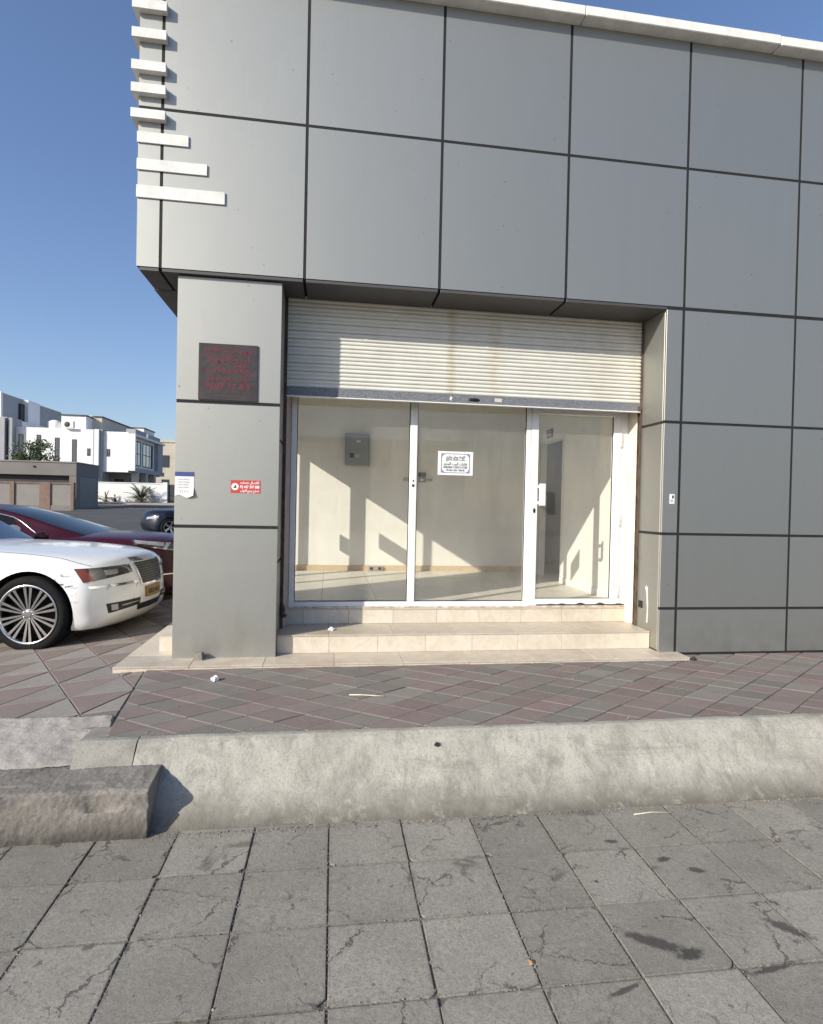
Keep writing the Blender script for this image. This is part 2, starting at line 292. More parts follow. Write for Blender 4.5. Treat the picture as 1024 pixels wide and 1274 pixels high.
class MB:
    """collects faces; build() makes ONE mesh object. Coordinates are in the parent's frame."""
    def __init__(self): self.v = []; self.f = []; self.mi = []; self.sm = []
    def add(self, vs, fs, mi=0, smooth=False):
        b = len(self.v); self.v += [tuple(p) for p in vs]
        for f in fs: self.f.append(tuple(i+b for i in f)); self.mi.append(mi); self.sm.append(smooth)
        return self
    def box(self, x0, x1, y0, y1, z0, z1, b=0.0, mi=0):
        if b <= 0:
            v = [(x, y, z) for z in (z0, z1) for y in (y0, y1) for x in (x0, x1)]
            return self.add(v, [(0, 2, 3, 1), (4, 5, 7, 6), (0, 1, 5, 4), (2, 6, 7, 3), (0, 4, 6, 2), (1, 3, 7, 5)], mi)
        bm = bmesh.new(); bmesh.ops.create_cube(bm, size=1)
        for q in bm.verts: q.co = Vector(((x0+x1)/2+q.co.x*(x1-x0), (y0+y1)/2+q.co.y*(y1-y0), (z0+z1)/2+q.co.z*(z1-z0)))
        bmesh.ops.bevel(bm, geom=bm.edges[:], offset=b, segments=1, affect='EDGES', profile=0.5)
        bm.verts.index_update()
        self.add([q.co for q in bm.verts], [[q.index for q in f.verts] for f in bm.faces], mi); bm.free(); return self
    def prism(self, poly, axis, a, b, mi=0):
        """extrude 2-D polygon along axis ('x','y','z'); poly coords are the other two axes in order"""
        def P(p, t): return (t, p[0], p[1]) if axis == 'x' else ((p[0], t, p[1]) if axis == 'y' else (p[0], p[1], t))
        n = len(poly); v = [P(p, a) for p in poly]+[P(p, b) for p in poly]
        fs = [tuple(range(n)), tuple(range(2*n-1, n-1, -1))]+[(i, i+n, (i+1) % n+n, (i+1) % n) for i in range(n)]
        return self.add(v, fs, mi)
    def tube(self, pts, r, seg=8, mi=0, caps=True, radii=None):
        pts = [Vector(p) for p in pts]; vs = []; fs = []; n = len(pts)
        t0 = (pts[1]-pts[0]).normalized(); up = Vector((0, 0, 1)) if abs(t0.z) < 0.9 else Vector((1, 0, 0))
        for i, p in enumerate(pts):
            t = (pts[min(i+1, n-1)]-pts[max(i-1, 0)]).normalized()
            a = t.cross(up).normalized(); b2 = a.cross(t); rr = radii[i] if radii else r
            for s in range(seg):
                an = 2*math.pi*s/seg; vs.append(p+a*math.cos(an)*rr+b2*math.sin(an)*rr)
        for i in range(n-1):
            for s in range(seg): fs.append((i*seg+s, i*seg+(s+1) % seg, (i+1)*seg+(s+1) % seg, (i+1)*seg+s))
        if caps: fs.append(tuple(range(seg-1, -1, -1))); fs.append(tuple((n-1)*seg+s for s in range(seg)))
        return self.add(vs, fs, mi, True)
    def lathe(self, prof, seg=48, mi=0, axis='y', c=(0, 0, 0), smooth=True):
        """prof = [(radius, along)] revolved about an axis through c"""
        vs = []; n = len(prof)
        for s in range(seg):
            an = 2*math.pi*s/seg
            for r, h in prof:
                p = (r*math.cos(an), h, r*math.sin(an)) if axis == 'y' else ((h, r*math.cos(an), r*math.sin(an)) if axis == 'x' else (r*math.cos(an), r*math.sin(an), h))
                vs.append((p[0]+c[0], p[1]+c[1], p[2]+c[2]))
        fs = [(s*n+i, s*n+i+1, ((s+1) % seg)*n+i+1, ((s+1) % seg)*n+i) for s in range(seg) for i in range(n-1)]
        return self.add(vs, fs, mi, smooth)
    def grid(self, P, nu, nv, mi=0, smooth=True):
        vs = [P(i/nu, j/nv) for i in range(nu+1) for j in range(nv+1)]
        return self.add(vs, [(i*(nv+1)+j, (i+1)*(nv+1)+j, (i+1)*(nv+1)+j+1, i*(nv+1)+j+1) for i in range(nu) for j in range(nv)], mi, smooth)
    def mesh(self, name, mats):
        me = bpy.data.meshes.new(name); me.from_pydata(self.v, [], self.f)
        for m in (mats if isinstance(mats, (list, tuple)) else [mats]): me.materials.append(M[m] if isinstance(m, str) else m)
        me.polygons.foreach_set('material_index', self.mi); me.polygons.foreach_set('use_smooth', self.sm)
        bm = bmesh.new(); bm.from_mesh(me); bmesh.ops.recalc_face_normals(bm, faces=bm.faces); bm.to_mesh(me); bm.free()
        me.update(); return me
    def build(self, name, mats, parent=None, loc=None, label=None):
        o = link(name, self.mesh(name, mats), parent, loc)
        if label: o['label'] = label
        return o
def box(name, mat, parent, x0, x1, y0, y1, z0, z1, b=0.0, label=None):
    return MB().box(x0, x1, y0, y1, z0, z1, b).build(name, mat, parent, label=label)
def struct(o): o['kind'] = 'structure'; return o

def clip_poly(poly, planes):
    """convex 2-D clip: keep a*x+b*y>=c"""
    for a, b, c in planes:
        out = []
        for i in range(len(poly)):
            p, q = poly[i], poly[(i+1) % len(poly)]
            dp = a*p[0]+b*p[1]-c; dq = a*q[0]+b*q[1]-c
            if dp >= 0: out.append(p)
            if dp*dq < 0:
                t = dp/(dp-dq); out.append((p[0]+(q[0]-p[0])*t, p[1]+(q[1]-p[1])*t))
        poly = out
        if len(poly) < 3: return []
    return poly
def shrink(poly, g):
    cx = sum(p[0] for p in poly)/len(poly); cy = sum(p[1] for p in poly)/len(poly)
    ar = sum(poly[i][0]*poly[(i+1) % len(poly)][1]-poly[(i+1) % len(poly)][0]*poly[i][1] for i in range(len(poly)))/2
    if ar < 0: poly = poly[::-1]
    planes = []
    for i in range(len(poly)):
        p, q = poly[i], poly[(i+1) % len(poly)]
        dx, dy = q[0]-p[0], q[1]-p[1]; L = math.hypot(dx, dy)
        if L < 1e-6: continue
        nx, ny = -dy/L, dx/L; planes.append((nx, ny, nx*p[0]+ny*p[1]+g))
    return clip_poly(poly, planes)
def area(poly): return abs(sum(poly[i][0]*poly[(i+1) % len(poly)][1]-poly[(i+1) % len(poly)][0]*poly[i][1] for i in range(len(poly)))/2)

def text_mesh(name, s, mat, parent, size, loc, align='CENTER', bold=0.0, face='front', width=None):
    cu = bpy.data.curves.new(name, 'FONT'); cu.body = s; cu.size = size; cu.align_x = align; cu.align_y = 'CENTER'
    cu.extrude = 0.0004; cu.offset = bold; cu.resolution_u = 2
    o = bpy.data.objects.new(name, cu); COL.objects.link(o)
    dg = bpy.context.evaluated_depsgraph_get(); me = bpy.data.meshes.new_from_object(o.evaluated_get(dg))
    bpy.data.objects.remove(o); bpy.data.curves.remove(cu)
    if width:
        xs = [p.co.x for p in me.vertices]
        if xs:
            k = width/max(1e-6, max(xs)-min(xs))
            for p in me.vertices: p.co.x *= k
    me.transform(Matrix.Rotation(math.pi/2, 4, 'X'))
    me.materials.clear(); me.materials.append(M[mat] if isinstance(mat, str) else mat)
    return link(name, me, parent, loc)

# ------------------------------------------------------------------ the ground, pavements and kerb
ZL = -0.37                                                   # level of the lower pavement
def ground_z(x, y):
    if y < -1.62: return -0.46
    pts = [(-1.62, -0.20), (10, -0.20), (18, -0.05), (36, 0.66), (49, 1.02), (75, 1.25), (4000, 1.25)]
    for (a, za), (b, zb) in zip(pts, pts[1:]):
        if a <= y <= b: return za+(zb-za)*(y-a)/(b-a)
    return 1.25
xs = [-3000, -600, -150, -60, -30, -18, -10, -5, -2, 0, 2, 5, 10, 20, 40, 100, 400, 3000]
ys = [-3000, -600, -100, -30, -10, -5, -1.64, -1.60, 3, 10, 14, 18, 24, 30, 36, 42, 49, 60, 75, 200, 800, 4000]
g = MB(); g.add([(x, y, ground_z(x, y)) for x in xs for y in ys], [(i*len(ys)+j, (i+1)*len(ys)+j, (i+1)*len(ys)+j+1, i*len(ys)+j+1) for i in range(len(xs)-1) for j in range(len(ys)-1)])
struct(g.build('ground', 'earth'))
def sheet(name, mat, x0, x1, ylist, lift, zf=ground_z):
    m = MB(); n = 12
    vs = [(x0+(x1-x0)*i/n, y, zf(0, y)+lift) for i in range(n+1) for y in ylist]
    k = len(ylist); m.add(vs, [(i*k+j, (i+1)*k+j, (i+1)*k+j+1, i*k+j+1) for i in range(n) for j in range(k-1)])
    return struct(m.build(name, mat))
sheet('road', 'asphalt', -90, 60, [7.0, 10, 14, 18, 24, 30, 33.4], 0.02)
sheet('side_street', 'asphalt', -14.6, -1, [33.4, 36, 42, 45.3], 0.024)
vs = []
sw = MB(); sw.prism([(45.4, 0.5), (45.4, ground_z(0, 45.4)+0.14), (48.9, ground_z(0, 48.9)+0.12), (48.9, 0.5)], 'x', -60, 20)
struct(sw.build('far_pavement', surf('sandy_pavement', (0.40, 0.36, 0.31), (0.33, 0.29, 0.25), 1.5, 0.95, 0.3)))
# worn white marking across the far street
mk = MB(); mk.add([(-12.4, 36.4, ground_z(0, 36.4)+0.05), (-5, 37.2, ground_z(0, 37.2)+0.05), (-5, 37.5, ground_z(0, 37.5)+0.05), (-12.4, 36.7, ground_z(0, 36.7)+0.05)], [(0, 1, 2, 3)])
struct(mk.build('road_marking', surf('worn_road_paint', (0.55, 0.54, 0.5), (0.25, 0.24, 0.23), 3, 0.8, 0.1)))

# lower pavement: grey concrete slabs on a sand bed
low = MB().box(-9, 14, -12, -1.9, -0.6, ZL-0.0072).build('lower_pavement', surf('slab_joint', (0.085, 0.078, 0.068), (0.19, 0.175, 0.15), 16, 0.95, 0.6, 90)); struct(low)
T = 0.39465; ROT = -0.0065
def slab_mesh(seed):
    rr = random.Random(seed); bm = bmesh.new(); bmesh.ops.create_cube(bm, size=1)
    for q in bm.verts: q.co = Vector((q.co.x*(T-0.0085), q.co.y*(T-0.0085), q.co.z*0.05-0.025))
    if seed >= 4:
        ve = [e for e in bm.edges if abs(e.verts[0].co.z-e.verts[1].co.z) > 0.02]
        bmesh.ops.bevel(bm, geom=[rr.choice(ve)], offset=rr.uniform(0.012, 0.034), segments=3, affect='EDGES', profile=rr.uniform(0.1, 0.35))
    bmesh.ops.bevel(bm, geom=[e for e in bm.edges], offset=0.003, segments=2, affect='EDGES', profile=0.5)
    for q in bm.verts:
        q.co.x += (rr.random()-0.5)*0.003; q.co.y += (rr.random()-0.5)*0.003
    me = bpy.data.meshes.new('paving_slab'); bm.to_mesh(me); bm.free(); me.materials.append(M['slab']); return me
slabs = [slab_mesh(s) for s in range(10)]
for i in range(-7, 15):
    for j in range(-1, 6):
        u, v = (i+0.5)*T, -(j+0.5)*T
        x = 0.300+u*math.cos(ROT)-v*math.sin(ROT); y = -2.339+u*math.sin(ROT)+v*math.cos(ROT)
        o = link('paving_slab', slabs[random.randrange(10)], low, (x+random.uniform(-.0015, .0015), y+random.uniform(-.0015, .0015), ZL+random.uniform(-0.002, 0.0035)))
        o.rotation_euler = (random.uniform(-.006, .006), random.uniform(-.006, .006), ROT+random.uniform(-.004, .004)+random.choice((0, 1, 2, 3))*math.pi/2)

# upper pavement: rhombus pavers, pink / grey / dark
up = MB(); up.prism([(-1.64, -0.5), (-1.64, -0.012), (0.3, -0.012), (0.3, -0.5)], 'x', 0.05, 12).build('upper_pavement', 'bed')
up_o = [o for o in COL.objects if o.name == 'upper_pavement'][0]; struct(up_o)
HX, HY = 0.1865, 0.1285
JOINT = ((-0.021, -0.09), (0.157, -1.43))                    # the cut where the parking paving starts
jd = (JOINT[1][0]-JOINT[0][0], JOINT[1][1]-JOINT[0][1]); jl = math.hypot(*jd)
jn = (-jd[1]/jl, jd[0]/jl)                                   # points to +x
jc = jn[0]*JOINT[0][0]+jn[1]*JOINT[0][1]
rest = MB(); cnt = 0
def flat_piece(poly, z, depth, cx, cy, bev=0.003):
    """a small paver with a chamfered top edge, around (cx, cy)"""
    top = shrink(poly, bev); m = MB()
    if len(top) != len(poly): top = [(cx+(p[0]-cx)*0.97, cy+(p[1]-cy)*0.97) for p in poly]
    else:
        if (sum(poly[i][0]*poly[(i+1) % len(poly)][1]-poly[(i+1) % len(poly)][0]*poly[i][1] for i in range(len(poly)))) < 0: poly = poly[::-1]
        # match starting vertex
        k = min(range(len(top)), key=lambda q: math.hypot(top[q][0]-poly[0][0], top[q][1]-poly[0][1])); top = top[k:]+top[:k]
    n = len(poly)
    vs = [(p[0]-cx, p[1]-cy, -depth) for p in poly]+[(p[0]-cx, p[1]-cy, -bev) for p in poly]+[(p[0]-cx, p[1]-cy, 0) for p in top]
    fs = [tuple(range(2*n, 3*n))]
    for i in range(n):
        j = (i+1) % n; fs += [(i, j, n+j, n+i), (n+i, n+j, 2*n+j, 2*n+i)]
    m.add(vs, fs); return m
for r in range(0, 16):
    for c in range(-1, 34):
        cx = 0.384-HX*2+c*2*HX+(HX if r % 2 else 0); cy = -1.816+r*HY
        poly = [(cx-HX, cy), (cx, cy-HY), (cx+HX, cy), (cx, cy+HY)]
        ymax = -0.196 if cx < 4.75 else 0.0
        if cx > 10: continue
        p2 = clip_poly(poly, [(0, 1, -1.612), (0, -1, -ymax if ymax else 0.0), (jn[0], jn[1], jc+0.004)])
        if cx >= 4.75: p2 = clip_poly(p2, [(1, 0, 4.83) if cx < 5.0 and cy > -0.3 and False else (1, 0, -9)]) if p2 else []
        if len(p2) < 3 or area(p2) < 0.0015: continue
        p2 = shrink(p2, 0.0022)
        if len(p2) < 3: continue
        mx = sum(p[0] for p in p2)/len(p2); my = sum(p[1] for p in p2)/len(p2)
        mt = random.choices(['paver_pink', 'paver_grey', 'paver_dark'], [0.46, 0.33, 0.21])[0]
        if cnt < 290 and mx < 7.2:
            o = flat_piece(p2, 0, 0.04, mx, my).build('paver', mt, up_o, (mx, my, random.uniform(-.002, .002))); cnt += 1
            o.rotation_euler = (random.uniform(-.008, .008), random.uniform(-.008, .008), 0)
        else:
            n = len(p2); rest.add([(p[0], p[1], 0) for p in p2]+[(p[0], p[1], -0.04) for p in p2], [tuple(range(n))]+[(i, (i+1) % n, n+(i+1) % n, n+i) for i in range(n)])
if rest.v: tag(rest.build('paver_field', 'paver_grey', up_o), kind='stuff')

# sloping concrete kerb, in cast lengths
def rough_grid(P, nu, nv, amp, sc, name, mat, parent, seed=0):
    def Q(a, b):
        p = Vector(P(a, b)); n = noise.noise_vector(p*sc+Vector((seed, 0, 0)))*amp+noise.noise_vector(p*sc*4+Vector((seed, 3, 0)))*amp*0.4+noise.noise_vector(p*sc*11)*amp*0.25
        return p+n
    return MB().grid(Q, nu, nv).build(name, mat, parent)
kerb = MB().box(0.15, 12, -1.90, -1.64, -0.6, -0.30).build('kerb', 'kerb'); struct(kerb)
KP = [(-1.585, -0.06), (-1.592, 0.003), (-1.642, 0.006), (-1.675, -0.012), (-1.72, -0.062), (-1.80, -0.162), (-1.88, -0.258), (-1.94, -0.330), (-1.972, -0.372), (-1.985, -0.42)]
def kprof(t):
    t *= len(KP)-1; i = min(int(t), len(KP)-2); f = t-i
    return (KP[i][0]+(KP[i+1][0]-KP[i][0])*f, KP[i][1]+(KP[i+1][1]-KP[i][1])*f)
edges = [0.06, 0.385, 7.4, 12.0]
for k in range(3):
    a, b = edges[k]+0.003, edges[k+1]-0.003
    def P(u, v, a=a, b=b):
        y, z = kprof(v); x = a+(b-a)*u
        return (x, y+0.008*math.sin(x*1.7), z)
    rough_grid(P, max(8, int((b-a)*55)), 60, 0.0032, 7, 'kerb_stone', 'kerb' if k else 'kerb_grey', kerb, k)

# broken concrete block in front of the kerb, with a chipped upper edge
blk = thing('kerb_block', 'rough grey concrete kerb block with chipped top edge, ending against the sloping kerb', 'kerb block', (-0.9, -1.85, ZL))
def blockP(u, v):
    L = 2.9; x = -1.45+u*(L-0.002)
    prof = [(-0.165, -0.03), (-0.168, 0.06), (-0.160, 0.15), (-0.156, 0.240), (-0.138, 0.254), (-0.02, 0.262), (0.10, 0.268), (0.17, 0.262), (0.185, 0.18), (0.185, -0.03)]
    t = v*(len(prof)-1); i = min(int(t), len(prof)-2); f = t-i
    y = prof[i][0]+(prof[i+1][0]-prof[i][0])*f; z = prof[i][1]+(prof[i+1][1]-prof[i][1])*f
    if 2 < t < 4.6:
        c = max(0.0, noise.noise(Vector((x*5.5, z*9, 2.0))))
        y += 0.045*c; z -= 0.035*c
    p = Vector((x, y, z)); return p+noise.noise_vector(p*6)*0.004+noise.noise_vector(p*34)*0.003+noise.noise_vector(p*95)*0.0028
bb = MB(); bb.grid(blockP, 420, 100, smooth=True)
nv = 101; last = [420*nv+j for j in range(nv)]; first = [j for j in range(nv)]
bb.f.append(tuple(last)); bb.mi.append(0); bb.sm.append(False); bb.f.append(tuple(reversed(first))); bb.mi.append(0); bb.sm.append(False)
bb.build('block', 'block', blk)
# rough concrete ramp between the block and the parking paving
scr = thing('concrete_patch', 'rough pale concrete patch sloping between parking paving and kerb block', 'concrete patch', (-0.9, -1.5, -0.1))
def patchP(u, v):
    x1 = 1.015+0.035*math.sin(math.pi*min(v, 1.0))+0.012*noise.noise(Vector((v*9, 1, 1)))
    uu = min(u, 0.985)/0.985
    x = -1.5+(x1+1.5)*uu; y = -0.215+0.47*v-0.012*math.sin(x*3)
    z = -0.004+0.122*v**0.75
    if u > 0.985: z -= 0.07
    if v > 0.999: z -= 0.10
    r = max(0, noise.noise(Vector((x*1.7+y*3, y*4, 4))))
    return Vector((x, y, z-0.016*r))+(noise.noise_vector(Vector((x, y, 0))*13)*0.007+noise.noise_vector(Vector((x, y, 0))*50)*0.004)*(1 if u <= 0.985 else 0.3)
MB().grid(patchP, 200, 50).build('patch_surface', 'screed', scr)

# parking paving: big rhombic flags, each split into a pink and a pale triangle
def park_z(x, y): return max(0.06*(x-0.12), -0.135)+(-0.0)
prk = MB(); prk.grid(lambda u, v: (-9+9.05*u, -1.4+9.0*v, park_z(-9+9.05*u, 0)-0.007), 24, 4, smooth=False)
prk_o = struct(prk.build('parking_pavement', surf('pale_mortar', (0.30, 0.275, 0.24), (0.20, 0.18, 0.16), 6, 0.95, 0.5, 90)))
E1 = (0.232, -0.385); E2 = (0.205, 0.455); O = (-0.36, -0.76)
tri_n = 0; far = MB()
for i in range(-14, 14):
    for j in range(-14, 16):
        a = (O[0]+i*E1[0]+j*E2[0], O[1]+i*E1[1]+j*E2[1]); b = (a[0]+E1[0], a[1]+E1[1]); d = (a[0]+E2[0], a[1]+E2[1]); c = (b[0]+E2[0], b[1]+E2[1])
        for tri, mt in (((a, b, c), 'paver_pink'), ((a, c, d), 'paver_pale')):
            mx = sum(p[0] for p in tri)/3; my = sum(p[1] for p in tri)/3
            if mx < -5.5 or my > 5.2: continue
            pl = [(-jn[0], -jn[1], -jc+0.006), (0, 1, -1.262)]
            if my > -0.75: pl.append((-1, 0, 0.268) if my > -0.02 else (0, -1, 0.0) if False else (-1, 0, -2))
            p2 = clip_poly(list(tri), pl)
            if len(p2) < 3 or area(p2) < 0.002: continue
            p2 = shrink(p2, 0.0045)
            if len(p2) < 3: continue
            mx = sum(p[0] for p in p2)/len(p2); my = sum(p[1] for p in p2)/len(p2)
            near = -3.4 < mx and my < 3.0 and tri_n < 290
            m = flat_piece(p2, 0, 0.03, mx, my)
            if near:
                o = m.build('paver', mt, prk_o, (mx, my, park_z(mx, my)+random.uniform(-.002, .002))); tri_n += 1
                o.rotation_euler = (random.uniform(-.004, .004), -math.atan(0.06) if mx > -2.1 else 0, 0)
            else:
                far.add([(p[0]+mx, p[1]+my, p[2]+park_z(mx, my)) for p in m.v], m.f, 0 if mt == 'paver_pink' else 1)
tag(far.build('paver_field', ['paver_pink', 'paver_pale'], prk_o), kind='stuff')

# ------------------------------------------------------------------ the shop building
shop = thing('shop_building', 'single storey corner shop clad in grey metal panels with black joints and white corner bars', 'shop', (0, 0, 0))
ZB, ZM, ZT, H1, H2, H3 = 3.337, 4.681, 5.95, 2.248, 1.17, 0.448
GAP = 0.013
def pf(x0, x1, z0, z1, y=0.0, gl=GAP, gr=GAP, gb=GAP, gt=GAP, t=0.03):
    o = box('cladding_panel', 'panel', shop, x0+gl, x1-gr, y, y+t, z0+gb, z1-gt, 0.0025 if (gl == 0 and x0 > 0) else 0.0); return o
XV = [-0.191, 0, 1.2, 2.4, 3.6, 4.8, 6.0, 7.2, 8.4]
for i in range(len(XV)-1):
    for z0, z1 in ((ZB, ZM), (ZM, ZT)): pf(XV[i], XV[i+1], z0, z1, gl=0 if i == 0 else GAP, gb=0.02 if z0 == ZB else GAP)
for x0, x1 in ((4.625, 4.8), (4.8, 6.0), (6.0, 7.2), (7.2, 8.4)):
    for z0, z1 in ((0.02, H3), (H3, H2), (H2, H1), (H1, ZB)): pf(x0, x1, z0, z1, gl=0 if x0 < 4.7 else GAP, gb=0 if z0 < 0.1 else GAP)
for z0, z1 in ((0.02, H2), (H2, H1), (H1, 3.322)): pf(0.134, 1.008, z0, z1, y=0.045, gl=0, gr=0, gb=0 if z0 < .1 else GAP, gt=0.004 if z1 > 3.3 else GAP)
def px(x, y0, y1, z0, z1, s=1, t=0.03):                       # panel facing sideways; s=+1: outer face at x, body towards +x
    return box('cladding_panel', 'panel', shop, min(x, x+s*t), max(x, x+s*t), y0, y1, z0, z1, 0.003)
for z0, z1 in ((0.04, H2), (H2, H1), (H1, ZB)): px(4.625, 0.032, 0.43, z0+(0 if z0 < .1 else GAP), z1-GAP)         # return beside the door
for z0, z1 in ((0.02, 0.86), (0.86, 1.95), (1.95, 3.322)): px(1.008, 0.078, 0.43, z0+(0 if z0 < .1 else GAP), z1-GAP, -1)   # pillar, inner side
for y0, y1 in ((0.078, 1.1), (3.88, 5.2), (5.2, 6.6), (6.6, 8.0)):
    for z0, z1 in ((0.04, H2), (H2, H1), (H1, 3.322)): px(0.134, y0+GAP*(y0 > .1), y1-GAP, z0+(0 if z0 < .1 else GAP), z1-GAP)
for y0 in [0.032+1.2*k for k in range(7)]:
    for z0, z1 in ((ZB, ZM), (ZM, ZT)): px(-0.191, y0+GAP*(y0 > .1), y0+1.2-GAP, z0+0.02*(z0 == ZB), z1-GAP)
# dark carcass behind the joints
bk = MB()
bk.box(-0.188, 8.5, 0.003, 0.44, ZB+0.018, 5.9); bk.box(-0.188, 0.35, 0.44, 8.4, ZB+0.018, 5.9)
bk.box(4.628, 8.5, 0.003, 0.44, 0.0, ZB+0.017); bk.box(0.137, 1.005, 0.048, 1.1, 0.03, ZB+0.017)
bk.box(0.137, 0.55, 3.89, 8.4, 0.03, ZB+0.017)
bk.build('wall_carcass', 'seam', shop)
# soffit panels under the overhang
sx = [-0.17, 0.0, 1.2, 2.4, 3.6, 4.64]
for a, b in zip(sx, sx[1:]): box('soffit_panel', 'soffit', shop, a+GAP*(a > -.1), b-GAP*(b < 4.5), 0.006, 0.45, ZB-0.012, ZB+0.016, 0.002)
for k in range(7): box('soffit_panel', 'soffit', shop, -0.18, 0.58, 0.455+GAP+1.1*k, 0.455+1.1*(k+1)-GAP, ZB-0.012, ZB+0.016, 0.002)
MB().box(-0.18, 8.5, 0.44, 8.4, 5.70, 5.85).build('roof_slab', 'coping', shop)
for a, b in ((-0.22, 1.7), (1.7, 3.68), (3.68, 5.66), (5.66, 8.5)):
    o = MB().box(a+0.002, b-0.004, -0.12, 0.30, 5.885, 5.975, 0.006).build('coping_stone', 'coping', shop)
    o.location.z = random.uniform(-0.003, 0.003) if a < 5 else -0.006
for k in range(4): box('coping_stone', 'coping', shop, -0.31, 0.05, 0.304+2*k, 2.3+2*k, 5.885, 5.975, 0.006)
# white bars at the corner: flat strips, then angle bars running round the corner
for x1, z0, z1 in ((0.216, 4.382, 4.474), (0.37, 4.156, 4.25), (0.52, 3.925, 4.03)):
    box('white_bar', 'white_paint', shop, -0.197, x1, -0.014, -0.0005, z0, z1, 0.002)
for z0, z1 in ((4.562, 4.636), (4.772, 4.846), (4.957, 5.034), (5.222, 5.30), (5.46, 5.54), (5.66, 5.74)):
    MB().prism([(-0.238, -0.055), (0.034, -0.055), (0.034, -0.0005), (-0.192, -0.0005), (-0.192, 0.75), (-0.238, 0.75)], 'z', z0, z1).build('white_bar', 'white_paint', shop)

# plinth of cream marble, steps up to the door
pl = MB().box(-0.25, 4.81, -0.185, 0.30, -0.1, 0.014).box(-0.25, 0.2, 0.30, 4.4, -0.1, 0.014).build('plinth', 'grout', shop)
x = -0.262; k = 0
while x < 4.82:
    x2 = min(x+0.595, 4.825)
    if 4.825-x2 < 0.2: x2 = 4.825
    box('plinth_tile', 'marble_tread', pl, x+0.0015, x2-0.0015, -0.205, 0.15, 0.012, 0.027, 0.002)
    box('plinth_tile', 'marble', pl, x+0.0015, x2-0.0015, -0.199, -0.1855, -0.03, 0.0115, 0.001); x = x2
for k in range(7): box('plinth_tile', 'marble', pl, -0.262, 0.13, 0.152+0.6*k, 0.749+0.6*k, 0.012, 0.027, 0.002)
st = MB().box(1.01, 4.622, 0.166, 0.9, 0.028, 0.180).box(1.04, 4.64, 0.636, 0.9, 0.18, 0.335).build('entrance_steps', 'grout', shop)
def tiles(y0, y1, z0, z1, x0, x1, off, w, mat, name):
    x = x0
    nx = off
    while nx <= x0+0.05: nx += w
    while x < x1-1e-4:
        e = min(nx, x1)
        if x1-e < 0.06: e = x1
        o = box(name, mat, st, x+0.0012, e-0.0012, y0, y1, z0, z1, 0.0015)
        o.location = (0, random.uniform(-0.0012, 0.0012), 0); x = e; nx = e+w
tiles(0.150, 0.1655, 0.027, 0.181, 1.01, 4.622, 1.03, 0.447, 'marble', 'riser_tile')
tiles(0.144, 0.622, 0.181, 0.196, 1.01, 4.622, 1.47, 0.60, 'marble_tread', 'tread_tile')
tiles(0.622, 0.6355, 0.1965, 0.336, 1.035, 4.64, 1.22, 0.447, 'marble', 'riser_tile')
tiles(0.616, 0.80, 0.336, 0.351, 1.035, 4.64, 1.5, 0.60, 'marble_tread', 'tread_tile')
ls = MB().box(-0.03, 0.133, 0.30, 1.0, 0.027, 0.145).build('side_step', 'grout', shop)
box('riser_tile', 'marble', ls, -0.036, 0.132, 0.286, 0.2995, 0.027, 0.147, 0.0015)
box('tread_tile', 'marble', ls, -0.036, 0.132, 0.2996, 1.0, 0.1455, 0.158, 0.0015)
ls2 = MB().box(-0.03, 0.40, 1.0, 3.85, 0.027, 0.145).box(0.2, 0.75, 1.1, 3.87, 0.145, 0.335).build('side_step', 'marble', shop)

# reveals of the opening and shutter guides
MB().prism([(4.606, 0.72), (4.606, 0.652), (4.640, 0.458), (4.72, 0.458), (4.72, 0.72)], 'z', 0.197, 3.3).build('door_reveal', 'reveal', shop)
MB().prism([(1.072, 0.72), (1.072, 0.652), (1.034, 0.458), (0.95, 0.458), (0.95, 0.72)], 'z', 0.197, 3.3).build('door_reveal', surf('shade_painted_plaster', (0.42, 0.36, 0.33), (0.34, 0.29, 0.27), 9, 0.85, 0.3), shop)  # left reveal: darker plaster copy with its shade painted into the colour
for a, b in ((1.009, 1.036), (4.606, 4.624)):
    MB().box(a, b, 0.402, 0.410, 0.20, 3.32).box(a, b, 0.449, 0.457, 0.20, 3.32).box(a if a < 2 else b-0.004, a+0.004 if a < 2 else b, 0.410, 0.449, 0.20, 3.32).build('shutter_guide', 'rust', shop)

# roller shutter, half raised
def shutter(x0, x1, axis, pos, sgn):
    par = MB(); h = 0.0765; zb = 2.492
    prof = [(0.004, 0.0), (-0.004, 0.003), (-0.009, 0.010), (-0.010, 0.018), (-0.009, 0.026), (-0.004, 0.033), (0.001, 0.036), (0.003, 0.0385), (-0.004, 0.042), (-0.009, 0.049), (-0.010, 0.057), (-0.009, 0.065), (-0.004, 0.071), (0.004, 0.0745)]
    s = MB(); n = len(prof)
    for e in (x0, x1):
        for d, z in prof: s.v.append((e, pos+d*sgn, z) if axis == 'x' else (pos+d*sgn, e, z))
    for i in range(n-1): s.f.append((i, i+1, n+i+1, n+i)); s.mi.append(0); s.sm.append(True)
    me = s.mesh('slat', 'shutter')
    bar = MB()
    if axis == 'x': bar.box(x0-0.005, x1+0.005, pos-0.016, pos+0.014, 2.408, 2.4925, 0.002)
    else: bar.box(pos-0.016, pos+0.014, x0-0.005, x1+0.005, 2.395, 2.4925, 0.002)
    root = bar.build('roller_shutter', 'speckle', shop, label='cream ribbed roller shutter, half raised above the glass front' if axis == 'x' else None)
    for k in range(11):
        o = link('slat', me, root, (0, random.uniform(-.0015, .0015) if axis == 'x' else 0, zb+k*h))
    return root
rs = shutter(1.026, 4.610, 'x', 0.43, 1)
box('bottom_lip', 'alu', rs, 1.022, 4.612, 0.402, 0.446, 2.398, 2.4075, 0.001)
